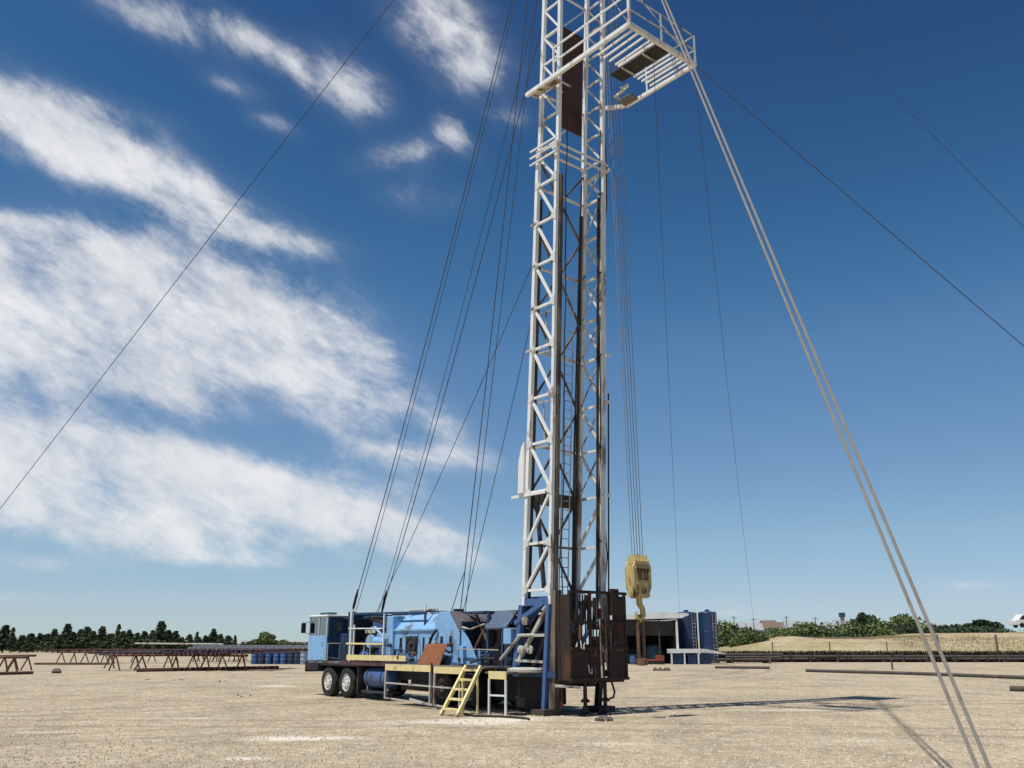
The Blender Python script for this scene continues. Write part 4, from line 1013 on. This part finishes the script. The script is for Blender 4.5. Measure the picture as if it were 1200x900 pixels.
pipes([(on_ground(160, 787.5) + Vector((0, 0, .12)), on_ground(326, 784) + Vector((0, 0, .12)))], .14, 'rust_pipe', 'long rusty pipe lying on the ground before the left racks')
pipes([(on_ground(-60, 793) + Vector((0, 0, .1)), on_ground(38, 790) + Vector((0, 0, .1)))], .1, 'rust_pipe', 'rusty pipe lying on the ground at the left edge')
pipes([(on_ground(40, 779) + Vector((0, 0, .1)), on_ground(128, 779) + Vector((0, 0, .1)))], .1, 'rust_pipe', 'rusty pipe lying on the ground under the distant rack')
pipes([(at(158, 754, 112), at(262, 755, 112))], .1, 'pale_steel', 'pale pipe held high behind the left racks')
o = rk2 = MB().lathe((0, 0, 0), (0, 0, 1), [(.30, -.02), (.34, .12), (.2, .3), (.04, .34)], 8).build('dirt_clod', 'rock'); o.location = on_ground(66, 789)
tag(o, 'dark lump of dirt beside the leftmost rack', 'clod')
for px, py, w in ((210, 797, .8), (172, 797, .4), (295, 816, .7), (255, 799, .4)):
    for k in range(4):
        q = rr.uniform(.03, .06); o = MB().lathe((0, 0, 0), (0, 0, 1), [(q*1.2, -.01), (q, q*.6), (q*.2, q)], 6).build('dirt_clod', 'rock')
        o.location = on_ground(px, py) + Vector((rr.uniform(-w, w), rr.uniform(-.5, .5), 0))
        tag(o, 'small dark clod scattered on the open gravel', 'clod', 'clods on the open gravel')
# blue drums in a row beyond the racks
worn('drum_dark', (.025, .045, .09), (.08, .07, .07), .4, 1.5, .5)
def drum(m):
    o = empty('steel_drum')
    MB().lathe((0, 0, 0), (0, 0, 1), [(.27, 0), (.29, .02), (.29, .28), (.305, .30), (.29, .32), (.29, .56), (.305, .58), (.29, .60), (.29, .86), (.30, .88), (.27, .88), (.27, .865), (.02, .865)], 16).build('drum_shell', m, o)
    MB().lathe((.14, 0, .865), (0, 0, 1), [(.04, 0), (.04, .02), (.01, .022)], 8).build('bung', 'pale_steel', o)
    return o
worn('drum_pale', (.30, .38, .46), (.18, .2, .22), .35, 1.6, .5)
dp = {k: drum(k) for k in ('barrel_blue', 'drum_dark', 'teal_paint', 'drum_pale')}
used = set()
x = gx(299, 93)
i = 0
while x < gx(364, 93):
    for row in range(3):
        k = rr.choice(('barrel_blue', 'barrel_blue', 'drum_dark', 'drum_dark', 'teal_paint', 'drum_pale'))
        o = dp[k] if k not in used else copy_tree(dp[k]); used.add(k)
        o.location = (x + rr.uniform(-.06, .06), 93 + row * .9 + rr.uniform(-.15, .15), 0); o.scale = (1.1, 1.1, 1.35); o.rotation_euler = (0, 0, rr.uniform(0, 6))
        tag(o, 'bluish steel drum in the long row left of the truck cab', 'drum', 'steel drums in a row by the cab')
    x += rr.choice((.64, .66, .78)); i += 1

# ------------------------------------------------------------------ shed, tanks and skid in the distance
sx0, sx1, sy = gx(716, 94), gx(806, 94), 94.0
shed = empty('open_shed', ((sx0 + sx1) / 2, sy + 4, 0)); tag(shed, 'dark open fronted shed with white roof behind the work basket', 'shed')
def sl(x, y): return x - (sx0 + sx1) / 2, y - (sy + 4)
hw = (sx1 - sx0) / 2
MB().prism([(-hw - .3, 4.28), (hw - .5, 4.45), (hw + .2, 4.75), (hw + .2, 4.9), (1.2, 5.05), (-hw - .3, 4.55)], 'y', -4.3, 4.3).build('roof', 'roof_white', shed)
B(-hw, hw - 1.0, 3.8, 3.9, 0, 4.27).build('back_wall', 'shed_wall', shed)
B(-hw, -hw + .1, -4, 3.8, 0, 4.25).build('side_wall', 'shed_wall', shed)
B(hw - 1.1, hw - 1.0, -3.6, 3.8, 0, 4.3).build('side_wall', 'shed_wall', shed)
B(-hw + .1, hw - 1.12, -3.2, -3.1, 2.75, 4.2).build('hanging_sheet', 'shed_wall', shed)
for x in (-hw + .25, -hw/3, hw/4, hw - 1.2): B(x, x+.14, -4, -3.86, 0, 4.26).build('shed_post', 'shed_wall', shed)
B(hw - 1.15, hw - .95, -4.2, -4.0, 0, 4.3).build('white_post', 'roof_white', shed)
t = empty('parked_tank', (gx(766, 96), 96.2, 0)); tag(t, 'dull green tank sitting in the mouth of the dark shed', 'tank')
MB().lathe((0, 0, 0), (0, 0, 1), [(.95, .15), (1.0, .3), (1.0, 1.25), (.75, 1.7), (.2, 1.9)], 20).build('tank_shell', 'teal_paint', t)
B(-.8, -.6, -.1, .1, 0, .3).box(.6, .8, -.1, .1, 0, .3).build('tank_foot', 'black_iron', t)
t = empty('skid_trailer', (gx(758, 92), 92.5, 0)); tag(t, 'low red skid on the ground before the shed', 'skid')
B(-1.7, 1.7, -.35, .35, .32, .48).build('bed', 'red_paint', t, bevel=.02)
B(.9, 1.7, -.3, .3, .482, .85).build('locker', 'red_paint', t, bevel=.02)
B(-1.7, 1.7, -.32, -.2, 0, .31).box(-1.7, 1.7, .2, .32, 0, .31).build('runner', 'black_iron', t)
for px, yy, m, lab in ((741, 91.6, 'barrel_blue', 'blue drum standing before the shed mouth'), (729.5, 91.2, 'tan_box', 'tan drum standing beside the work basket far off')):
    o = drum(m); o.location = (gx(px, yy), yy, 0); tag(o, lab, 'drum')
    if m == 'tan_box': o.scale = (1.1, 1.1, 1.6)
o = empty('parked_car', (gx(739, 98), 98.5, 0)); tag(o, 'dark car parked inside the open shed', 'car')
MB().prism([(-2.1, .35), (2.1, .35), (2.15, .8), (1.3, .95), (.8, 1.4), (-.9, 1.42), (-1.5, .98), (-2.1, .85)], 'y', -.85, .85).build('car_body', 'teal_paint', o, bevel=.05)
for x in (-1.3, 1.3):
    for y in (-.88, .70): MB().lathe((x, y, .32), (0, 1, 0), [(.2, 0), (.32, .02), (.32, .16), (.2, .18)], 18).build('car_wheel', 'rubber', o)
B(-.85, .75, -.862, -.852, .98, 1.34).build('car_window', 'black_iron', o)
for px0, px1, top, lab in ((793.5, 818, 718, 'dark blue upright tank nearer the shed'), (820, 841.5, 717.5, 'dark blue upright tank farther from the shed')):
    cx = gx((px0 + px1) / 2, 99); r = (gx(px1, 99) - gx(px0, 99)) / 2 / 1.0
    o = empty('storage_tank', (cx, 99, 0)); tag(o, lab, 'tank', 'pair of blue upright tanks')
    ht = at(800, top, 99).z
    MB().lathe((0, 0, 0), (0, 0, 1), [(r, .3), (r, ht - .1), (r*1.01, ht - .05), (r*.97, ht), (.05, ht + .15)], 36).build('tank_shell', 'tank_blue', o)
    MB().lathe((0, 0, 0), (0, 0, 1), [(r*1.05, 0), (r*1.05, .3)], 28).build('tank_base', 'deck_plate', o)
    for z in (1.6, 3.2): MB().lathe((0, 0, z), (0, 0, 1), [(r + .005, -.03), (r + .02, 0), (r + .005, .03)], 36).build('weld_band', 'tank_blue', o)
    MB().tube([(-r*.72 - .1, -r*.72, .3), (-r*.72 - .1, -r*.72, ht)], .04, 6).build('fill_pipe', 'tank_blue', o)
    for dx in (-.16, .16): MB().tube([(r*.5 + dx, -r*.9 - .1, .1), (r*.5 + dx, -r*.9 - .1, ht + .3)], .022, 6).build('ladder_rail', 'pale_steel', o)
    for k in range(12): MB().tube([(r*.5 - .16, -r*.9 - .1, .4 + k*.36), (r*.5 + .16, -r*.9 - .1, .4 + k*.36)], .015, 5).build('rung', 'pale_steel', o)
    MB().lathe((-.2, -r - .02, .7), (0, -1, 0), [(.12, 0), (.12, .08), (.06, .1), (.06, .25), (.11, .26), (.11, .3)], 12).build('outlet_valve', 'hook_rust', o)
    MB().lathe((0, 0, ht + .15), (0, 0, 1), [(.25, -.1), (.25, .12), (.05, .15)], 12).build('hatch', 'tank_blue', o)
t = empty('white_skid', (gx(816, 93), 93.3, 0)); tag(t, 'low white topped skid standing before the blue tanks', 'skid')
L = (gx(848, 93) - gx(784, 93)) / 2
MB().prism([(-L, 1.45), (L*.3, 1.45), (L, 1.05), (L, .95), (L*.3, 1.1), (-L, 1.05)], 'y', -1.1, 1.1).build('top_slab', 'roof_white', t)
for x in (-L + .08, -L + 1.35, 0): B(x - .07, x + .07, -1.08, -.94, 0, 1.04).build('leg', 'roof_white', t)
for x, w in ((-L + .72, 1.0), (-.55, .9), (.7, 1.2)): B(x - w/2, x + w/2, -.8, .8, .05, .95).build('locker', 'navy_and_shade', t, bevel=.03)
for i, px in enumerate((768, 774, 780, 783)):
    mb = MB().lathe((0, 0, 0), (0, 0, 1), [(.18, -.01), (.2, .08), (.1, .22), (.03, .24)], 7)
    o = mb.build('dirt_clod', 'rock'); o.location = on_ground(px, 786); tag(o, 'dark clod in the little row on the ground before the white skid', 'clod', 'clods before the white skid')

# ------------------------------------------------------------------ right side: pipe stacks, long pipes, fence
rr = random.Random(21)
gi = 0
for (pa, pb, yy, nlay) in ((845, 905, 99, 3), (862, 960, 104, 2), (965, 1040, 104, 2), (1046, 1085, 104, 2), (1100, 1180, 104, 2), (1184, 1300, 104, 2)):
    xa, xb = gx(pa, yy), gx(pb, yy)
    rkx = empty('pipe_stand', ((xa + xb) / 2, yy, 0)); tag(rkx, 'low dark stand under the stacked pipes along the grass bank', 'stand', 'pipe stands along the bank')
    for x in (-(xb - xa) * .35, (xb - xa) * .35):
        B(x - .1, x + .1, -1.2, 1.2, 0, .22).build('bearer', 'timber', rkx)
        for y in (-1.1, 1.1): B(x - .05, x + .05, y - .05, y + .05, .22, 1.0).build('upright', 'dark_pipe', rkx)
    pts = []
    for lay in range(nlay):
        for k in range(6 - lay):
            j = rr.uniform(-1.2, 1.2); y = yy - .9 + k * .34 + lay * .17; z = .36 + lay * .25
            pts.append(((xa + j, y, z), (xb + j, y + rr.uniform(-.1, .1), z)))
    pipes(pts, .13, 'dark_pipe', 'dark rusty pipe in the stacks along the grass bank', group='stacked pipes along the bank')
pipes([(on_ground(945, 787.5) + Vector((0, 0, .1)), on_ground(1068, 791) + Vector((0, 0, .1))), (on_ground(1069, 791) + Vector((0, 0, .1)), on_ground(1270, 799) + Vector((0, 0, .1)))], .11, 'dark_pipe', 'long dark pipe lying on the gravel at the right', group='long pipes on the right gravel')
pipes([(on_ground(838, 783.5) + Vector((0, 0, .1)), on_ground(902, 784) + Vector((0, 0, .1)))], .11, 'dark_pipe', 'short dark pipe on the gravel right of the white skid')
pipes([(on_ground(1184, 810) + Vector((0, 0, .1)), on_ground(1260, 812) + Vector((0, 0, .1)))], .13, 'dark_pipe', 'short dark pipe at the right edge of the gravel')
for px, py in ((1046, 785), (903, 778)):
    o = empty('marker_post', on_ground(px, py)); tag(o, 'short dark post standing by the right pipes' if px > 1000 else 'short pale post standing near the pipe stacks', 'post')
    MB().tube([(0, 0, 0), (0, 0, .7)], .07, 8).build('post', 'wood_post' if px < 1000 else 'dark_pipe', o); MB().lathe((0, 0, .7), (0, 0, 1), [(.09, 0), (.09, .05), (.02, .08)], 8).build('post_cap', 'dark_pipe', o)
fe = empty('wire_fence', (60, 111, 0)); tag(fe, 'wire fence on posts along the foot of the grass bank', 'fence')
fpx = (905, 972, 1039, 1099, 1168, 1235)
for px in fpx:
    x = gx(px, 111); big = px in (1099, 1168)
    MB().tube([(x - 60, 0, 0), (x - 60, 0, 3.0 if big else 2.2)], .14 if big else .07, 8).build('fence_post', 'wood_post', fe)
for z in (.6, 1.1, 1.6, 2.0):
    MB().tube([(gx(905, 111) - 60, 0, z), (gx(1235, 111) - 60, 0, z)], .008, 4).build('fence_wire', 'wire_rope', fe)

# weeds at the foot of the bank: uncountable
def tufts(name, n, fn, h, m, label, seed):
    rr = random.Random(seed); V = []; Fc = []
    for i in range(n):
        x, y, z = fn(rr); hh = h * rr.uniform(.4, 1.3)
        for k in range(4):
            a = rr.uniform(0, 6.28); w = hh * .10; lx, ly = cos(a) * hh * .35, sin(a) * hh * .35
            b = len(V)
            V += [(x - sin(a) * w, y + cos(a) * w, z - .05), (x + sin(a) * w, y - cos(a) * w, z - .05), (x + lx, y + ly, z + hh)]
            Fc.append((b, b+1, b+2))
    me = bpy.data.meshes.new(name); me.from_pydata(V, [], Fc); me.materials.append(M[m])
    o = bpy.data.objects.new(name, me); col.objects.link(o); tag(o, label, 'weeds', kind='stuff')
tufts('dark_weeds', 9000, lambda r: (r.uniform(24, 85), 107.5 + r.gauss(0, 1.6), 0), 1.0, 'weed_blade', 'dark dead weeds among the pipe stacks along the bank', 4)
def bankz(y):
    prof = [(110, -.05), (113, .35), (117, 1.25), (123, 2.25), (131, 2.75), (150, 2.9)]
    for (a, za), (b, zb2) in zip(prof, prof[1:]):
        if a <= y <= b: return za + (zb2 - za) * (y - a) / (b - a)
    return 2.9
def bankp(r):
    x = r.uniform(40, 100); y = r.uniform(111, 140); yy = y - 1.5 * sin(x * .06)
    return x, y, bankz(max(110, yy)) * min(1.6, 1 + .009 * max(0, x - 50)) - .05
tufts('dry_grass_blades', 14000, bankp, .2, 'dry_blade', 'dry yellow grass covering the bank on the right', 8)

# ------------------------------------------------------------------ trees
def leaves(rr, pts, size, flat=.5):
    V = []; Fc = []
    for p in pts:
        s = size * rr.uniform(.6, 1.3)
        n = Vector((rr.gauss(0, 1), rr.gauss(0, 1), rr.gauss(0, 1) + flat)).normalized()
        a = n.orthogonal().normalized(); a.rotate(Matrix.Rotation(rr.uniform(0, 6.28), 3, n)); b = n.cross(a)
        k = len(V)
        V += [p + a * s, p + b * s * .55, p - a * s * .9, p - b * s * .55]
        Fc.append((k, k+1, k+2, k+3))
    return V, Fc
def tree(name, kind, seed, h, w, leafm, n, size):
    rr = random.Random(seed); o = empty(name)
    pts = []
    if kind == 'cone':
        nb = 26
        branches = []
        for i in range(nb * 4):
            t = rr.random() ** .8; z = h * (.10 + .88 * t)
            rad = w * (1 - t) ** .75 * rr.uniform(.55, 1.08) + .06
            branches.append((z, rr.uniform(0, 6.28), rad))
        for i in range(n):
            z, a, rad = rr.choice(branches); q = rr.random() ** .6
            pts.append(Vector((cos(a) * rad * q + rr.gauss(0, .16), sin(a) * rad * q + rr.gauss(0, .16), z - q * rad * .18 + rr.gauss(0, .14))))
    else:
        blobs = []
        nb = 9 if kind == 'round' else 11
        for i in range(nb):
            a = rr.uniform(0, 6.28); q = w * rr.uniform(0, .72)
            zz = h * (rr.uniform(.42, .82) if kind == 'round' else rr.uniform(.2, .75))
            blobs.append((Vector((cos(a) * q, sin(a) * q, zz)), w * rr.uniform(.28, .5)))
        for i in range(n):
            c, r = rr.choice(blobs)
            d = Vector((rr.gauss(0, 1), rr.gauss(0, 1), rr.gauss(0, .8))).normalized() * r * rr.uniform(.55, 1.08)
            p = c + d
            if p.z > .1: pts.append(p)
    V, Fc = leaves(rr, pts, size)
    me = bpy.data.meshes.new('crown'); me.from_pydata(V, [], Fc); me.materials.append(M[leafm])
    c = bpy.data.objects.new('crown', me); col.objects.link(c); c.parent = o
    tr = MB().tube([(0, 0, -.1), (.05, 0, h * .4), (0, .03, h * (.93 if kind == 'cone' else .62))], [h * .022, h * .016, .02], 7)
    if kind != 'cone':
        for i in range(4):
            a = i * 1.57 + rr.uniform(-.4, .4); tr.tube([(.03, 0, h * .3), (cos(a) * w * .3, sin(a) * w * .3, h * .5), (cos(a) * w * .5, sin(a) * w * .5, h * .66)], [h * .012, h * .009, .015], 5)
    tr.build('trunk', 'bark', o)
    return o
HI = 1.0
protos = [tree('conifer_tree', 'cone', 1, 8, 2.3, 'conifer_leaf', 4200, .22), tree('conifer_tree', 'cone', 2, 7, 2.9, 'conifer_leaf', 4200, .23), tree('conifer_tree', 'cone', 3, 9, 1.7, 'conifer_leaf', 3400, .21)]
rr = random.Random(31)
seen = set()
spec = [(-12, 738, 0), (4, 734, 1), (13, 736, 2), (24, 747, 1), (33, 749, 1), (45, 743, 0), (55, 744, 1), (62, 738, 0), (69, 745, 1), (77, 732, 0), (84, 742, 1), (93, 739, 1), (100, 736, 1), (108, 741, 1), (118, 735, 0), (127, 744, 1), (137, 732, 2), (143, 741, 1), (150, 739, 0), (160, 743, 1), (168, 741, 1), (178, 740, 1), (187, 729, 0), (196, 740, 1), (205, 741, 1), (213, 748, 1), (222, 750, 1), (230, 741, 2), (240, 746, 1), (249, 738, 0), (258, 744, 0), (267, 747, 1), (275, 745, 2)]
def place(proto, px, topy, D, protoh, label, cat, group, wide=1.0):
    if proto.name in seen: o = copy_tree(proto)
    else: o = proto; seen.add(proto.name)
    z = at(px, topy, D).z; s = z / protoh
    o.location = (gx(px, D), D, 0); o.scale = (s * wide, s * wide, s); o.rotation_euler = (0, 0, rr.uniform(0, 6.28))
    tag(o, label, cat, group); return o
hts = (8.0, 7.0, 9.0)
GT = 'conifers beyond the left pipe racks'
for px, ty, k in spec:
    lab = 'dark conifer in the tree line beyond the left pipe racks'
    if px == 187: lab = 'tallest dark conifer of the left tree line'
    if px == 137: lab = 'slender pointed conifer left of the tallest one in the tree line'
    if px == 275: lab = 'last conifer at the right end of the left tree line'
    place(protos[k], px, ty - 1, rr.uniform(205, 235), hts[k], lab, 'tree', GT, 1.5 if k != 2 else 1.1)
for i in range(26):
    px = -20 + i * 11.5 + rr.uniform(-3, 3)
    if 278 < px: break
    place(protos[i % 2], px, 745 + rr.uniform(-3, 3), rr.uniform(238, 250), hts[i % 2], 'dark conifer in the tree line beyond the left pipe racks', 'tree', GT, rr.uniform(1.7, 2.6))
rp = [tree('round_tree', 'round', 11, 7, 3.4, 'shrub_leaf', 4000, .25), tree('round_tree', 'round', 12, 7, 3.0, 'dark_leaf', 4200, .25)]
sp = [tree('green_shrub', 'bush', 21, 3.2, 2.4, 'shrub_leaf', 3000, .17), tree('green_shrub', 'bush', 22, 3.2, 2.8, 'shrub_leaf', 3000, .17), tree('green_shrub', 'bush', 23, 3.2, 2.4, 'dark_leaf', 3000, .17)]
place(rp[0], 310, 739, 200, 7, 'broad green tree standing before the pale low building', 'tree', None, 1.25)
place(rp[1], 1016, 711, 185, 7, 'dark round tree rising above the green shrubs', 'tree', None, .85)
place(rp[1], 1150, 721, 210, 7, 'dark wide tree at the right end of the shrubs', 'tree', None, 1.9)
place(rp[0], 1058, 717, 190, 7, 'bright green tree right of the dark round tree', 'tree', None, 1.15)
GS = 'green shrubs behind the grass bank'
for px, ty, D, k, wd in ((851, 729, 150, 0, 1.3), (866, 730, 145, 2, 1.3), (880, 736, 140, 1, 1.2), (893, 740, 138, 2, 1.0), (905, 736, 142, 0, 1.1), (918, 733, 145, 1, 1.2), (930, 735, 140, 2, 1.1), (943, 728, 150, 0, 1.2), (955, 727, 152, 1, 1.2), (967, 731, 150, 1, 1.1), (979, 735, 146, 2, 1.1), (992, 732, 155, 0, 1.2), (1004, 731, 150, 2, 1.0), (1018, 730, 150, 1, 1.1), (1032, 727, 155, 0, 1.1), (1044, 726, 155, 2, 1.1), (1072, 726, 160, 0, 1.1), (1088, 729, 160, 2, 1.1), (1103, 727, 165, 2, 1.1), (1117, 726, 165, 2, 1.1), (1129, 728, 165, 2, 1.1), (1166, 728, 170, 2, 1.2), (1180, 730, 170, 2, 1.2)):
    place(sp[k], px, ty + (4 if 875 < px < 1000 else 1), D, 3.2, 'green shrub in the leafy row behind the grass bank', 'shrub', GS, wd)
for px, ty, D, k in ((296, 747, 205, 2), (322, 748, 205, 2), (328, 752, 200, 0), (343, 752, 200, 2), (352, 751, 200, 2)):
    place(sp[k], px, ty, D, 3.2, 'shrub beside the pale low building left of the truck', 'shrub', 'shrubs by the pale low building', 1.4)

# ------------------------------------------------------------------ far houses
def house(px, topy, D, wpx, wall, roof, label, group=None):
    roof = 'house_grey' if roof == 'roof_white' else roof
    x = gx(px, D); w = wpx / F * D / 2; zt = at(px, topy, D).z
    o = empty('house', (x, D, 0)); tag(o, label, 'house', group)
    he = zt * .72
    B(-w, w, -3, 3, 0, he).build('wall', wall, o)
    MB().prism([(-3.5, he + .004), (3.5, he + .004), (0, zt)], 'x', -w - .4, w + .4).build('roof', roof, o)
    for i in range(3):
        xx = -w * .6 + i * w * .6
        B(xx - w*.13, xx + w*.13, -3.06, -3.002, he * .45, he * .8).build('window', 'black_iron', o)
    return o
house(302, 750, 225, 26, 'house_cream', 'roof_white', 'pale low building behind the broad green tree on the left')
house(328, 752, 232, 20, 'house_cream', 'roof_tile', 'cream building just left of the truck cab')
house(347, 752, 240, 22, 'house_grey', 'roof_tile', 'grey building close to the truck cab')
GH = 'small pale houses on the right skyline'
for px, ty, D, w, wl, rf in ((868, 731, 420, 14, 'house_cream', 'roof_white'), (885, 732, 400, 16, 'house_grey', 'roof_white'), (902, 729, 420, 16, 'house_cream', 'roof_tile'), (915, 731, 430, 14, 'house_grey', 'roof_tile'), (928, 729, 410, 14, 'house_cream', 'roof_white'), (945, 730, 420, 18, 'house_grey', 'roof_white'), (978, 732, 380, 20, 'house_cream', 'roof_white'), (992, 728, 420, 16, 'house_grey', 'roof_white'), (1003, 730, 400, 14, 'house_cream', 'roof_tile'), (1078, 731, 420, 14, 'house_cream', 'roof_white'), (1092, 732, 430, 14, 'house_grey', 'roof_white')):
    house(px, ty - 2, D, w, wl, rf, 'small pale house on the skyline behind the green shrubs', GH)
for px, ty, D, lab in ((990, 718, 300, 'dark square chimney tower left of the round tree'),):
    o = empty('water_tower', (gx(px, D), D, 0)); tag(o, lab, 'tower')
    z = at(px, ty, D).z
    B(-.5, .5, -.5, .5, 0, z - 1.4).build('shaft', 'house_grey', o); B(-.8, .8, -.8, .8, z - 1.4, z).build('tower_head', 'navy_and_shade', o)
for px, ty in ((862, 722), (924, 722), (958, 723), (885, 724)):
    o = empty('utility_pole', (gx(px, 360), 360, 0)); tag(o, 'thin utility pole above the shrubs on the right skyline', 'pole', 'utility poles on the skyline')
    z = at(px, ty, 360).z
    MB().tube([(0, 0, 0), (0, 0, z)], [.22, .14], 7).build('pole', 'bark', o); MB().bar((-1.1, 0, z - .6), (1.1, 0, z - .6), .16).build('crossarm', 'bark', o)
# white van at the right edge, on the bank
o = empty('white_van', (gx(1210, 138), 138, 4.25)); tag(o, 'white van parked on the bank at the right edge', 'van')
MB().prism([(-2.6, .4), (2.4, .4), (2.4, 1.9), (-1.3, 1.95), (-2.0, 1.2), (-2.6, 1.05)], 'y', -.95, .95).build('van_body', 'car_white', o, bevel=.06)
for x in (-1.6, 1.5):
    for y in (-1.0, .82): MB().lathe((x, y, .36), (0, 1, 0), [(.2, 0), (.36, .02), (.36, .16), (.2, .18)], 16).build('van_wheel', 'rubber', o)
MB().prism([(-1.9, 1.2), (-.6, 1.2), (-.6, 1.75), (-1.35, 1.75)], 'y', -.965, -.953).build('van_window', 'black_iron', o)
